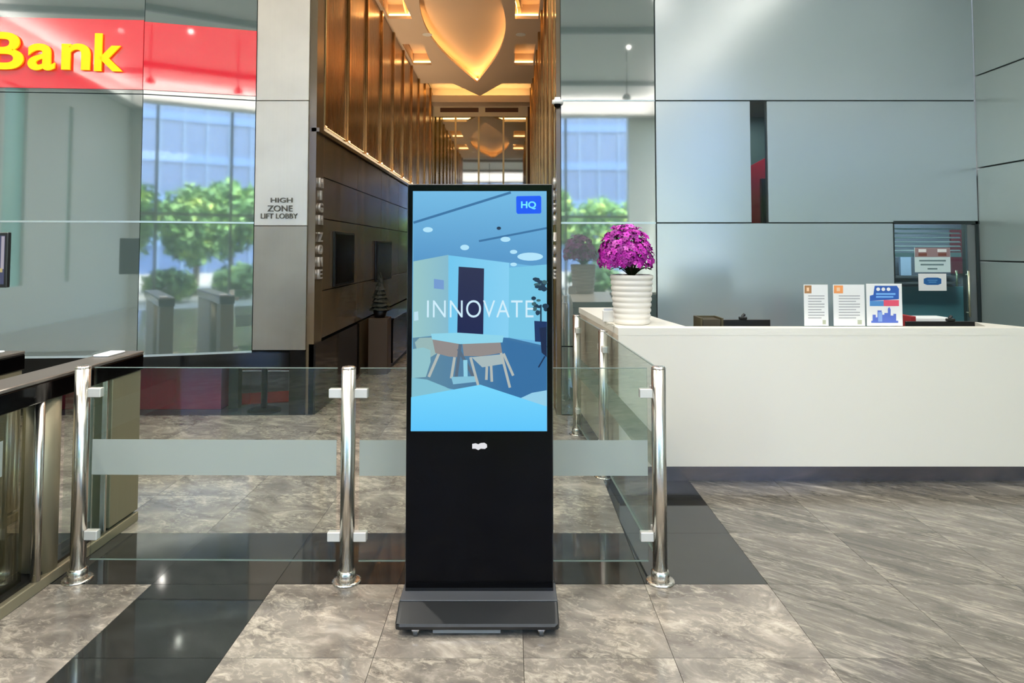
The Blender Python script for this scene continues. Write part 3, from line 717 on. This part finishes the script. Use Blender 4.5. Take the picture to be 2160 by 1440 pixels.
# notices on the glass door
def notice(px0, px1, py0, py1, label, kind):
    Y = YW + .008; a, b = P(px0, py1, Y), P(px1, py0, Y); base = Vector(((a.x + b.x) / 2, Y, a.z))
    t = thing('paper_notice', label, 'notice', base)
    w, h = b.x - a.x, b.z - a.z
    box('sheet', -w / 2, w / 2, 0, .002, 0, h, mat('pale_blue_paper', (206, 226, 226), .6) if kind == 0 else PAPER, t)
    Yp = Y - .001; W_, H_ = px1 - px0, py1 - py0
    def rc(u0, v0, u1, v1): return [(px0 + u0 * W_, py0 + v0 * H_), (px0 + u1 * W_, py0 + v0 * H_), (px0 + u1 * W_, py0 + v1 * H_), (px0 + u0 * W_, py0 + v1 * H_)]
    if kind == 0:
        flat('notice_head', rc(0, 0, 1, .38), Yp, mat('mauve_print', (150, 126, 128), .6), t, base)
        flat('notice_title', rc(.1, .06, .32, .18), Yp - .0006, PAPER, t, base); flat('notice_title', rc(.64, .06, .9, .18), Yp - .0006, PAPER, t, base)
        for u0, u1 in ((.1, .34), (.66, .9)): flat('notice_mark', rc(u0, .22, u1, .34), Yp - .0006, mat('brown_print', (120, 72, 60), .6), t, base)
        for v, u0, u1 in ((.5, .12, .88), (.66, .16, .82), (.83, .36, .64)): flat('text_row', rc(u0, v, u1, v + .06), Yp, mat('slate_print', (96, 120, 124), .6), t, base)
    else:
        pts = [(px0 + W_ * u, py0 + H_ * v) for u, v in ((.18, .3), (.3, .23), (.7, .23), (.82, .3), (.82, .58), (.7, .66), (.3, .66), (.18, .58))]
        flat('notice_emblem', pts, Yp, mat('emblem_blue', (34, 96, 158), .5), t, base)
        flat('emblem_line', rc(.32, .36, .68, .41), Yp - .0006, mat('emblem_pale', (96, 156, 206), .5), t, base); flat('emblem_line', rc(.36, .47, .64, .52), Yp - .0006, MATS['emblem_pale'], t, base)
notice(1930, 2004, 522, 574, 'pale blue notice with mauve heading taped on the glass door', 0)
notice(1938, 1996, 577, 613, 'white notice with a blue emblem on the glass door', 1)

# small white card holder on the counter
p = FL(1284, 678, TOP)
o = thing('card_holder', 'small white card box beside the ribbed flower pot', 'box', p)
box('case', -.045, .045, -.03, .03, 0, .085, PAPER, o, .004); box('cards', -.035, .035, -.022, .022, .085, .10, mat('card_stock', (226, 230, 238), .6), o)
p = FL(1286, 688, TOP)
bm = bmesh.new(); vs_ = []
for j in range(7):
    t = j / 6; w = .014 * math.sin(PI * (.08 + .88 * t))
    vs_.append([bm.verts.new((-.03 + .06 * t, sd * w, .003 + .010 * math.sin(PI * t) + (.002 if sd else 0))) for sd in (-1, 0, 1)])
for q0, q1 in zip(vs_, vs_[1:]):
    for sd in (0, 1): bm.faces.new((q0[sd], q0[sd + 1], q1[sd + 1], q1[sd]))
lf = finish(bm, 'fallen_leaf', mat('fallen_leaf_green', (92, 96, 58), .5), None, True); lf.location = (p.x + .01, p.y + .02, TOP); lf.rotation_euler = (0, 0, -.5)
tag(lf, 'small green leaf lying on the counter corner before the flower pot', 'leaf')

# ------------------------------------------------------------------ potted orchid on the counter
pc = FL(1333, 683, TOP); pc.y = 5.16; pc.x = P(1333, 683, 5.16).x; pc.z = TOP
Yp = pc.y
rt = (P(1378, 585, Yp).x - P(1289, 585, Yp).x) / 2; rb = (P(1371, 675, Yp).x - P(1297, 675, Yp).x) / 2; ph = P(0, 579, Yp).z - TOP
orc = thing('potted_orchid', 'magenta orchid dome in a white ribbed pot on the reception counter', 'plant', pc)
prof = [(rb * .9, 0)]
n_r = 9
for k in range(n_r):
    z0, z1 = ph * k / n_r, ph * (k + 1) / n_r
    for u, bulge in ((.06, 0), (.25, .0058), (.5, .0075), (.75, .0058), (.94, 0)):
        z = z0 + (z1 - z0) * u; prof.append((rb + (rt - rb) * (z / ph) + bulge - .004, z))
prof += [(rt - .002, ph), (rt - .016, ph), (rt - .018, ph - .03), (.0005, ph - .03)]
lathe('pot', prof, mat('white_ceramic', (232, 228, 220), .35), orc, 48)
lathe('soil', [(rt - .02, ph - .028), (rt - .05, ph - .012), (.001, ph - .005)], mat('dark_soil', (34, 30, 22), .9), orc, 24)
LEAF = mat('orchid_leaf', (38, 52, 20), .45); STEMM = mat('orchid_stem', (58, 52, 26), .5)
zc = P(0, 552, Yp).z - TOP; zt = P(0, 470, Yp).z - TOP; rd = (P(1382, 530, Yp).x - P(1262, 530, Yp).x) / 2
for k in range(9):
    a = 2 * PI * k / 9 + random.uniform(-.2, .2); l = random.uniform(.09, .15)
    bm = bmesh.new(); ro = []
    for j in range(6):
        t = j / 5; w = .022 * math.sin(PI * (.12 + .86 * t)); r = .02 + l * t; z = ph - .01 + .06 * math.sin(t * 2.3)
        ro.append([bm.verts.new((r * math.cos(a) + s * w * -math.sin(a), r * math.sin(a) + s * w * math.cos(a), z + (.006 if s else 0))) for s in (-1, 0, 1)])
    for q0, q1 in zip(ro, ro[1:]):
        for s in (0, 1): bm.faces.new((q0[s], q0[s + 1], q1[s + 1], q1[s]))
    finish(bm, 'leaf', LEAF, orc, True)
def dome(u, v, k=1.0):
    a = 2 * PI * u; c = v; s = math.sqrt(max(0, 1 - c * c))
    return Vector((rd * k * s * math.cos(a) - .042, rd * k * s * math.sin(a), zc + (zt - zc) * c * k))
for k in range(14):
    a = 2 * PI * k / 14; q = dome(k / 14, .25 + .6 * ((k * 5) % 14) / 14, .86)
    cu = bpy.data.curves.new('t', 'CURVE'); cu.dimensions = '3D'; cu.bevel_depth = .0035; cu.bevel_resolution = 1
    sp = cu.splines.new('BEZIER'); sp.bezier_points.add(1)
    b0, b1 = sp.bezier_points; b0.co = (.02 * math.cos(a), .02 * math.sin(a), ph - .01); b0.handle_right = b0.co + Vector((0, 0, .12)); b0.handle_left = b0.co
    b1.co = q; b1.handle_left = q + Vector((-.3 * q.x, -.3 * q.y, .03)); b1.handle_right = q
    link('stem', curve_mesh(cu), orc, STEMM)
PET = mat('magenta_petal', (168, 6, 150), .5)
oi = N(PET, 'ShaderNodeObjectInfo'); rp = ramp(PET, [(0, lin((118, 2, 112))), (.45, lin((170, 8, 156))), (.85, lin((196, 40, 178))), (1, lin((214, 100, 196)))])
L(PET, oi.outputs['Random'], rp.inputs[0]); L(PET, rp.outputs[0], bsdf(PET).inputs['Base Color'])
def bloom_mesh():
    bm = bmesh.new()
    for k in range(5):
        a = 2 * PI * k / 5; d = Vector((math.cos(a), math.sin(a), 0)); s = Vector((-d.y, d.x, 0)); wd = 1.0 if k in (0, 2, 3) else 1.25
        pts = [Vector((0, 0, 0)), d * .012 + s * .009 * wd + Vector((0, 0, .003)), d * .024 + s * .006 * wd + Vector((0, 0, .0)), d * .028 - Vector((0, 0, .003)), d * .024 - s * .006 * wd, d * .012 - s * .009 * wd + Vector((0, 0, .003))]
        bm.faces.new([bm.verts.new(p) for p in pts])
    bmesh.ops.create_icosphere(bm, subdivisions=1, radius=.0065, matrix=Matrix.Translation((0, 0, .004)))
    me = bpy.data.meshes.new('bloom'); bm.to_mesh(me); bm.free(); me.materials.append(PET); return me
bme = bloom_mesh()
for k in range(290):
    u = (k * .61803398875) % 1.0; v = -.12 + 1.1 * ((k + .5) / 290); v = min(v, .985)
    kk = random.uniform(.84, 1.0); q = dome(u, v, kk)
    n = Vector((q.x + .042, q.y, (q.z - zc) * (rd / (zt - zc)) + .02)).normalized()
    n = (n + Vector((random.uniform(-.5, .5), random.uniform(-.5, .5), random.uniform(-.4, .4)))).normalized()
    o = link('bloom', bme, orc, None, q); o.rotation_euler = n.to_track_quat('Z', 'Y').to_euler(); s = random.uniform(.8, 1.15); o.scale = (s, s, s)

# ------------------------------------------------------------------ glass barriers
POST_R, PT = .036, 1.06
def post(x, y, parent):
    b = parent.location
    o = cyl('post', (x - b.x, y - b.y, .01), (x - b.x, y - b.y, PT), POST_R, STEEL, parent, seg=32)
    lathe('collar', [(.046, .009), (.046, .05), (.040, .058), (.037, .060)], STEEL, o, 32, (x - b.x, y - b.y, 0))
    lathe('flange', [(.072, 0), (.072, .006), (.066, .010), (.045, .0105)], STEEL, o, 36, (x - b.x, y - b.y, 0))
    lathe('post_cap', [(.0365, PT - .006), (.0365, PT - .001), (.030, PT + .006)], STEEL, o, 32, (x - b.x, y - b.y, 0))
    return o
def pane(a, b, parent, clamp_ends=(True, True)):
    base = Vector(parent.location); a, b = Vector(a), Vector(b); d = (b - a).normalized(); n = Vector((d.y, -d.x))
    a2, b2 = a + d * (POST_R + .022), b - d * (POST_R + .022)
    off = lambda o: setattr(o, 'location', -base) or o
    z0, z1 = .10, PT - .005
    o = off(slab('glass_pane', a2, b2, z0, z1, .010, GLASS, parent))
    zf0, zf1 = P(0, 1003, 3.49).z, P(0, 928, 3.49).z
    e = n * .0012
    f = slab('frosted_band', a2 + e, b2 + e, zf0, zf1, .001, FROST, o)
    for s in (0, 1):
        ed = slab('edge', a2 + n * .0005 + Vector((0, 0)), b2 + n * .0005, z1 if s else z0 - .003, z1 + .003 if s else z0, .011, mat('glass_edge', (112, 126, 120), .3), o)
    for p, dirn in ((a, d), (b, -d)):
        for z in (P(0, 829, 3.49).z, P(0, 1131, 3.49).z):
            c0, c1 = p + dirn * (POST_R - .004), p + dirn * (POST_R + .062)
            bm = bmesh.new(); u0 = c0 + n * .013 if True else c0
            slab_between(bm, c0 + n * .013, c1 + n * .013, z - .023, z + .023, .036 if (c1 - c0).dot(d) > 0 else -.036)
            bmesh.ops.bevel(bm, geom=bm.edges[:], offset=.003, segments=1, affect='EDGES')
            off(finish(bm, 'clamp', mat('satin_clamp', (214, 212, 206), .45, .35), parent))
PL, PM, PR = (-2.186, 3.51), (-.827, 3.49), (.742, 3.49)
P2, P3 = (.672, 5.062), (.585, 6.21)
fb = thing('glass_barrier', 'clear glass barrier with frosted band on steel posts behind the kiosk', 'barrier', (-.72, 3.49, 0))
for p in (PL, PM, PR): post(p[0], p[1], fb)
pane(PL, PM, fb); pane(PM, PR, fb)
sb = thing('glass_barrier', 'glass side barrier with steel posts running back along the reception desk', 'barrier', (.66, 5.0, 0))
for p in (P2, P3): post(p[0], p[1], sb)
pane((PR[0], PR[1]), P2, sb); pane(P2, P3, sb)

# ------------------------------------------------------------------ turnstiles at the left
def turnstile(dx, label):
    X1 = -2.29 + dx; X0 = X1 - .18
    t = thing('turnstile', label, 'turnstile', ((X0 + X1) / 2, 3.3, 0)); b = t.location
    def bx(name, x0, x1, y0, y1, z0, z1, m, parent=t, bev=0.0): return box(name, x0 - b.x, x1 - b.x, y0 - b.y, y1 - b.y, z0, z1, m, parent, bev)
    zt = P(0, 741, 4.24).z
    Y0, Y1 = 2.2, 4.26
    bx('base_rail', X0, X1, Y0, Y1, 0, .055, BRONZE, t, .004)
    bx('base_groove', X0 + .03, X1 - .03, Y0 + .01, Y1 - .01, .055, .07, BLACK)
    c = bx('top_slab', X0 - .005, X1 + .005, Y0, Y1 + .01, zt - .115, zt - .02, BLACK_GLOSS, t, .005)
    bx('top_plate', X0 - .005, X1 + .005, Y0, Y1 + .01, zt - .02, zt, mat('grey_plate', (104, 98, 92), .35, .4), t, .004)
    bx('reader', X0 + .02, X0 + .11, 4.02, 4.2, zt, zt + .012, PAPER, t, .004)
    bx('end_panel', X0 + .01, X1 - .004, 3.96, Y1, .07, zt - .115, BRONZE, t, .004)
    bx('end_edge', X1 - .03, X1 - .002, 3.905, 3.925, .07, zt - .115, STEEL, t, .002)
    g = bx('far_glass', X1 - .06, X1 - .05, 3.63, 3.955, .07, zt - .115, GLASS)
    bx('flap', X0 + .06, X0 + .075, 3.82, 3.95, .12, zt - .13, FROST, t)
    for yy, rr in ((3.50, .082),):
        o = cyl('pillar', ((X0 + X1) / 2 - b.x, yy - b.y, .055), ((X0 + X1) / 2 - b.x, yy - b.y, zt - .115), rr, BRONZE, t, seg=40)
        cyl('pillar_tube', (X1 - .02 - b.x, yy - .12 - b.y, .055), (X1 - .02 - b.x, yy - .12 - b.y, zt - .115), .022, STEEL, t)
    bx('near_glass', X1 - .07, X1 - .06, Y0 + .02, 3.34, .07, zt - .115, BRONZE_GLASS)
    bx('inner_panel', X0 + .02, X0 + .03, Y0 + .02, 3.36, .07, zt - .115, BRONZE)
    bx('frosted_strip', X1 - .059, X1 - .057, Y0 + .1, 3.19, P(0, 1003, 3.2).z, P(0, 928, 3.2).z, FROST)
    return t
turnstile(0, 'black-topped turnstile cabinet beside the left barrier post')
turnstile(-.735, 'black-topped turnstile cabinet further left, behind the nearer one')

# screen on a stand at the left edge
Ys = 5.2
a, b = P(-130, 606, Ys), P(21, 490, Ys)
t = thing('stand_display', 'black framed display on a pole at the left edge beyond the turnstiles', 'display', ((a.x + b.x) / 2, Ys, 0))
w = b.x - a.x
box('case', -w / 2, w / 2, -.02, .02, a.z, b.z, BLACK, t, .005)
box('screen', -w / 2 + .02, w / 2 - .02, -.023, -.0205, a.z + .025, b.z - .025, emission('screen_navy', (74, 78, 104), 1), t)
box('screen_picture', w / 2 - .045, w / 2 - .022, -.0245, -.0232, a.z + .14, b.z - .03, emission('screen_lilac', (168, 162, 172), 1), t)
box('screen_picture', w / 2 - .12, w / 2 - .03, -.0255, -.0246, a.z + .115, a.z + .145, emission('screen_ochre', (186, 172, 122), 1), t)
cyl('pole', (0, .03, .02), (0, .03, a.z + .1), .025, BLACK, t); lathe('pole_base', [(.19, 0), (.19, .012), (.03, .03)], BLACK, t, 32)

# ------------------------------------------------------------------ the digital kiosk
YK = 3.18
kx0, kx1 = P(857, 800, YK).x, P(1166.5, 800, YK).x
kc = (kx0 + kx1) / 2; kz1 = P(1000, 388, YK).z; kz0 = P(1000, 1248, YK).z
kio = thing('digital_kiosk', 'tall black floor-standing digital kiosk with lit blue office picture', 'kiosk', (kc, YK + .03, 0)); kb = kio.location
hw = (kx1 - kx0) / 2
def kbx(name, x0, x1, y0, y1, z0, z1, m, bev=0.0, seg=1, parent=kio): return box(name, x0, x1, y0 - kb.y, y1 - kb.y, z0, z1, m, parent, bev, seg)
kbx('body', -hw, hw, YK, YK + .06, kz0 - .01, kz1, BLACK, .006, 2)
sx0, sx1 = P(869.5, 650, YK).x - kc, P(1153.5, 650, YK).x - kc; sz1, sz0 = P(1000, 403, YK).z, P(1000, 909, YK).z
kbx('front_glass', -hw + .004, hw - .004, YK - .003, YK, kz0 + .02, sz0 - .006, BLACK_GLOSS)
kbx('bezel', -hw + .004, sx0, YK - .003, YK, sz0 - .006, kz1 - .005, BLACK_GLOSS); kbx('bezel', sx1, hw - .004, YK - .003, YK, sz0 - .006, kz1 - .005, BLACK_GLOSS)
kbx('bezel', sx0, sx1, YK - .003, YK, sz1, kz1 - .005, BLACK_GLOSS); kbx('bezel', sx0, sx1, YK - .003, YK, sz0 - .006, sz0, BLACK_GLOSS)
scr = kbx('screen', sx0, sx1, YK - .002, YK - .0005, sz0, sz1, emission('screen_sky', (104, 178, 222)), 0)
# the lit picture: flat coloured shapes on the screen, in layers a tenth of a millimetre apart
def Q(cx, cy): return (850 + cx / 2.571, 370 + cy / 2.571)
def gradient(name, c0, c1, axis=2, lo=0., hi=1.):
    m = emission(name, c0); tc = N(m, 'ShaderNodeTexCoord'); sp = N(m, 'ShaderNodeSeparateXYZ'); L(m, tc.outputs['Object'], sp.inputs[0])
    mr = N(m, 'ShaderNodeMapRange'); mr.inputs[1].default_value = lo; mr.inputs[2].default_value = hi; L(m, sp.outputs[axis], mr.inputs[0])
    r = ramp(m, [(0, lin(c0)), (1, lin(c1))]); L(m, mr.outputs[0], r.inputs[0]); L(m, r.outputs[0], bsdf(m).inputs['Emission Color']); return m
layer = [0]
def pic(name, pts, m):
    layer[0] += 1; Yq = YK - .0021 - layer[0] * .00004
    bm = bmesh.new(); bm.faces.new([bm.verts.new(P(*Q(x, y), Yq) - kb) for x, y in pts]); bmesh.ops.triangulate(bm, faces=bm.faces[:])
    return finish(bm, name, m, scr)
def strip(name, p, q, w, m):
    d = Vector((q[0] - p[0], q[1] - p[1])).normalized(); n = Vector((-d.y, d.x)) * w / 2
    return pic(name, [(p[0] + n.x, p[1] + n.y), (q[0] + n.x, q[1] + n.y), (q[0] - n.x, q[1] - n.y), (p[0] - n.x, p[1] - n.y)], m)
def oval(name, x, y, rx, ry, m, n=18): return pic(name, [(x + rx * math.cos(2 * PI * k / n), y + ry * math.sin(2 * PI * k / n)) for k in range(n)], m)
zmid = P(*Q(400, 450), YK).z
pic('picture_ceiling', [(58, 86), (780, 86), (780, 500), (575, 472), (246, 432), (56, 466)], gradient('pic_ceiling', (84, 150, 200), (112, 184, 226), 2, zmid, sz1))
strip('picture_line', (57, 256), (585, 92), 13, emission('pic_seam', (52, 112, 160))); strip('picture_line', (412, 356), (780, 285), 11, MATS['pic_seam'])
pic('picture_wall', [(56, 466), (246, 430), (246, 860), (52, 880)], gradient('pic_left_wall', (150, 196, 196), (118, 176, 206), 0, sx0, sx0 + .25))
pic('picture_wall', [(246, 432), (576, 474), (572, 912), (246, 862)], gradient('pic_mid_wall', (108, 196, 236), (132, 206, 240), 0, sx0 + .15, sx0 + .45))
pic('picture_wall', [(576, 500), (780, 482), (780, 900), (572, 880)], emission('pic_right_wall', (116, 196, 228)))
pic('picture_floor', [(572, 880), (780, 930), (780, 1200), (640, 1215), (420, 1150), (280, 1160), (60, 1120), (52, 880), (246, 862)], gradient('pic_floor', (96, 138, 158), (48, 108, 160), 0, sx0, sx0 + .45))
strip('picture_line', (572, 885), (780, 932), 12, emission('pic_base_line', (56, 112, 160)))
pic('picture_door', [(302, 494), (440, 504), (435, 872), (294, 862)], gradient('pic_door', (14, 26, 76), (36, 42, 74), 2, sz0 + .45, sz1 - .3))
for x, y, rx, ry in ((135, 294, 27, 14), (335, 390, 24, 15), (556, 346, 27, 14), (600, 414, 20, 11), (690, 440, 70, 22), (600, 482, 18, 10)): oval('picture_light', x, y, rx, ry, emission('pic_lamp', (176, 226, 248)))
oval('picture_dot', 520, 286, 12, 9, emission('pic_dark', (24, 50, 78)))
pic('picture_mark', [(168, 560), (222, 568), (222, 618), (168, 612)], emission('pic_wall_mark', (112, 152, 206)))
pic('picture_mark', [(60, 740), (82, 736), (84, 784), (60, 788)], emission('pic_glint', (186, 222, 236)))
DKP = emission('pic_plant', (22, 52, 76))
for k in range(26): oval('picture_plant', 742 + random.uniform(-42, 38), 660 + random.uniform(-105, 92), random.uniform(10, 20), random.uniform(7, 15), DKP if k % 3 else emission('pic_plant_pale', (58, 96, 104)), 8)
strip('picture_plant', (748, 700), (748, 800), 9, DKP)
pic('picture_pot', [(712, 788), (780, 792), (780, 905), (716, 900)], emission('pic_pot', (10, 44, 96)))
pic('picture_chair', [(740, 826), (780, 822), (780, 985), (752, 960)], emission('pic_dark_chair', (8, 30, 70)))
strip('picture_chair', (770, 980), (735, 1040), 7, MATS['pic_dark_chair'])
BRP, SAND = emission('pic_chair_back', (142, 136, 134)), emission('pic_wood', (176, 184, 180))
pic('picture_chair', [(90, 880), (170, 878), (190, 960), (150, 985), (80, 960), (64, 905)], emission('pic_pale_chair', (148, 180, 180)))
for a_, b_ in (((195, 965), (140, 1092)), ((280, 985), (262, 1100))): strip('picture_leg', a_, b_, 15, SAND)
pic('picture_chair', [(160, 890), (305, 905), (308, 985), (250, 982), (175, 962)], BRP)
for a_, b_ in (((312, 905), (284, 1128)), ((300, 940), (392, 1108))): strip('picture_leg', a_, b_, 17, emission('pic_table_leg', (84, 104, 124)))
strip('picture_leg', (338, 1000), (340, 1095), 22, emission('pic_pale_leg', (142, 206, 228)))
pic('picture_table', [(262, 1092), (392, 1088), (404, 1118), (272, 1132)], emission('pic_table_foot', (130, 190, 214)))
pic('picture_chair', [(372, 985), (546, 968), (540, 1022), (430, 1040)], emission('pic_seat', (166, 184, 186)))
pic('picture_chair', [(322, 912), (400, 900), (528, 898), (538, 962), (420, 980), (330, 978)], BRP)
for a_, b_ in (((366, 985), (408, 1138)), ((532, 962), (580, 1150)), ((455, 1036), (452, 1108)), ((478, 1030), (482, 1118)), ((545, 965), (598, 1085))): strip('picture_leg', a_, b_, 14, SAND)
pic('picture_table', [(152, 858), (300, 852), (546, 868), (540, 905), (310, 914), (158, 888)], emission('pic_table_top', (140, 210, 232)))
pic('picture_chair', [(51, 942), (110, 932), (148, 946), (150, 1010), (124, 1092), (48, 1098)], emission('pic_left_chair', (142, 192, 200)))
pic('picture_table', [(47, 1096), (130, 1106), (230, 1146), (282, 1172), (46, 1215)], emission('pic_left_table', (128, 190, 208)))
pic('picture_table', [(620, 1215), (700, 1178), (780, 1164), (780, 1262)], emission('pic_right_table', (146, 204, 230)))
pic('picture_table', [(44, 1202), (420, 1134), (780, 1252), (778, 1386), (42, 1386)], gradient('pic_front_table', (92, 196, 250), (116, 212, 250), 2, sz0, sz0 + .2))
pic('picture_badge', [(618, 112), (744, 110), (750, 118), (750, 200), (744, 206), (622, 208), (615, 200), (614, 120)], emission('pic_badge', (8, 88, 246)))
def screen_text(s, x0, x1, y0, y1, m, offset=0.0, space=1.0):
    layer[0] += 1; Yq = YK - .0022 - layer[0] * .00004
    a_, b_ = P(*Q(x0, y1), Yq), P(*Q(x1, y0), Yq)
    me = fit_text(text_mesh(s, offset=offset, space=space), b_.x - a_.x, b_.z - a_.z)
    for v in me.vertices: v.co = Vector((v.co.x, 0, v.co.y))
    me.update(); o = link('screen_text', me, scr, m); o.location = Vector((a_.x, Yq, a_.z)) - kb
screen_text('HQ', 640, 722, 140, 184, emission('pic_badge_text', (112, 232, 255)), .03)
screen_text('INNOVATE', 130, 708, 676, 770, emission('pic_title', (206, 236, 250)), -.004, 1.08)
# small white maker's mark: a rounded bar and ring
mk = emission('mark_white', (236, 236, 240), .9)
bm = bmesh.new()
def qk(px, py): return P(px, py, YK - .0035) - kb
pts = [(996, 936), (1003, 934.5), (1009, 936.5), (1014, 934), (1022, 933.5), (1027, 937), (1027.5, 943), (1023, 946.5), (1014, 946), (1009, 949), (1003, 946), (996, 946)]
bm.faces.new([bm.verts.new(qk(*p)) for p in pts]); bmesh.ops.triangulate(bm, faces=bm.faces[:])
finish(bm, 'front_mark', mk, kio)
# base: ledge, sloped deck with lip, casters
yb = YK + .23
def ky(v): return v - kb.y
zl = P(1000, 1247, YK).z
bwid = .352
bm = bmesh.new()
prof = [(2.988, .036), (2.984, .050), (2.990, .060), (3.096, zl - .003), (3.28, zl - .003), (3.40, .060), (3.405, .036)]
n_s = 9
sections = []
for xx, inset in ((-bwid, .020), (-bwid + .006, .008), (-bwid + .02, 0), (bwid - .02, 0), (bwid - .006, .008), (bwid, .020)):
    sections.append([bm.verts.new((xx, ky(min(max(y_, 2.984 + inset), 3.405 - inset)), z_ - (.003 if abs(xx) == bwid and z_ > .05 else 0))) for y_, z_ in prof])
for s0, s1 in zip(sections, sections[1:]):
    for k in range(len(prof)): bm.faces.new((s0[k], s0[(k + 1) % len(prof)], s1[(k + 1) % len(prof)], s1[k]))
bm.faces.new(sections[0]); bm.faces.new(sections[-1][::-1])
finish(bm, 'base_deck', CHARCOAL, kio)
kbx('base_ledge', -hw - .01, hw + .01, 3.098, YK + .075, zl - .003, zl + .002, GREY_METAL, .001)
kbx('axle_bar', -.19, .10, 3.0, 3.02, .016, .034, mat('axle_grey', (126, 134, 140), .3, .6))
for sx, sy in ((-.265, 3.012), (.275, 3.012), (-.27, 3.36), (.295, 3.36)):
    o = kbx('caster', sx - .016, sx + .016, sy - .018, sy + .02, .024, .040, CHROME, .003)
    cyl('wheel', (sx - .009, ky(sy), .0185), (sx + .009, ky(sy), .0185), .0185, mat('grey_rubber', (70, 72, 74), .5), o, seg=20)
    cyl('hub', (sx - .012, ky(sy), .0185), (sx + .012, ky(sy), .0185), .009, CHROME, o, seg=14)

# ------------------------------------------------------------------ the street outside (seen only as reflections in the glass)
struct(box('ground', -60, 60, -90, -7.2, -.3, -.05, mat('plaza_paving', (150, 150, 142), .7)))
bl = thing('office_tower', 'blue glass office tower across the street, reflected in the wall glass', 'building', (0, -44, -.05))
box('tower_wall', -26, 26, -6, 6, 0, 46, mat('tower_blue', (52, 78, 122), .25, spec=.8), bl)
bm = bmesh.new()
for k in range(16): add_box(bm, -26.1, 26.1, 5.95, 6.12, k * 2.9 + 1.9, k * 2.9 + 2.5)
finish(bm, 'floor_band', mat('tower_band', (74, 104, 150), .4), bl)['kind'] = 'stuff'
bm = bmesh.new()
for k in range(36): add_box(bm, -26 + k * 1.48, -26 + k * 1.48 + .12, 5.95, 6.18, 0, 46)
finish(bm, 'mullion', mat('tower_mullion', (90, 116, 152), .3), bl)['kind'] = 'stuff'
LF = mat('tree_leaf', (74, 122, 56), .6); oi = N(LF, 'ShaderNodeTexCoord'); n = N(LF, 'ShaderNodeTexNoise'); n.inputs['Scale'].default_value = 1.6; n.inputs['Detail'].default_value = 4
rp = ramp(LF, [(.35, lin((44, 84, 48))), (.55, lin((96, 140, 74))), (.72, lin((176, 196, 92)))]); L(LF, oi.outputs['Object'], n.inputs['Vector']); L(LF, n.outputs[0], rp.inputs[0]); L(LF, rp.outputs[0], bsdf(LF).inputs['Base Color'])
def leaf_cloud(rx, rz, cz, n, size):
    bm = bmesh.new()
    for k in range(n):
        d = Vector((random.gauss(0, 1), random.gauss(0, 1), random.gauss(0, 1))).normalized() * random.uniform(.55, 1.0)
        c = Vector((d.x * rx, d.y * rx, cz + d.z * rz * (1 + .1 * math.sin(5 * d.x)))); u = Vector((random.gauss(0, 1), random.gauss(0, 1), random.gauss(0, 1))).normalized(); v = u.orthogonal().normalized()
        s = size * random.uniform(.6, 1.3)
        bm.faces.new([bm.verts.new(c + u * s), bm.verts.new(c + v * s * .5), bm.verts.new(c - u * s), bm.verts.new(c - v * s * .5)])
    me = bpy.data.meshes.new('crown'); bm.to_mesh(me); bm.free(); me.materials.append(LF); return me
crown = leaf_cloud(1.35, 1.5, 2.75, 1500, .2); low = leaf_cloud(.95, .6, .6, 700, .15)
TRUNK = mat('tree_bark', (96, 84, 66), .8)
tpos = [(-5.2, -13.5, 1.0), (-2.6, -15.5, 1.05), (-.4, -13.0, .95), (1.4, -16.5, 1.1), (3.6, -13.8, .9), (6.0, -16, 1.0), (-8.5, -15, 1.0)]
for k, (x, y, s) in enumerate(tpos):
    t = thing('street_tree', 'leafy green street tree outside, seen only as a reflection in the wall glass', 'tree', (x, y, -.05), 'reflected street trees')
    o = link('crown', crown, t); o.rotation_euler = (0, 0, k * 1.1); o.scale = (s, s, s)
    cyl('trunk', (0, 0, 0), (.1, 0, 2.4), .13, TRUNK, t, .08, 12)
for k, (x, y, s) in enumerate([(-3.6, -10.6, 1.0), (-1.5, -10.2, .9), (2.9, -10.4, 1.0), (.7, -10.8, 1.0)]):
    t = thing('round_bush', 'low round green bush outside, seen only as a reflection in the wall glass', 'bush', (x, y, -.05), 'reflected bushes')
    o = link('foliage', low, t); o.rotation_euler = (0, 0, k * 1.7); o.scale = (s, s, s)
    cyl('trunk', (0, 0, 0), (0, 0, .5), .05, TRUNK, t, .04, 10)
# pendant lamps of the lobby, reflected in the red sign
for k, (x, y) in enumerate(((-2.9, -1.5), (-1.2, -1.5), (.9, -1.5), (2.6, -1.5))):
    t = thing('pendant_lamp', 'small dark pendant on a thin cord under the lobby ceiling, seen reflected', 'lamp', (x, y, 5.05), 'lobby pendant lamps')
    cyl('cord', (0, 0, .1), (0, 0, 1.15), .012, BLACK, t, seg=8); lathe('shade', [(.09, 0), (.10, .03), (.07, .09), (.02, .13)], BLACK, t, 20)
struct(box('trim_1', -9, 4.7, -.05, .03, 6.08, 6.2, mat('ceiling_rail', (130, 134, 136), .5))); struct(box('trim_2', -9, 4.7, -4.55, -4.47, 6.08, 6.2, MATS['ceiling_rail']))
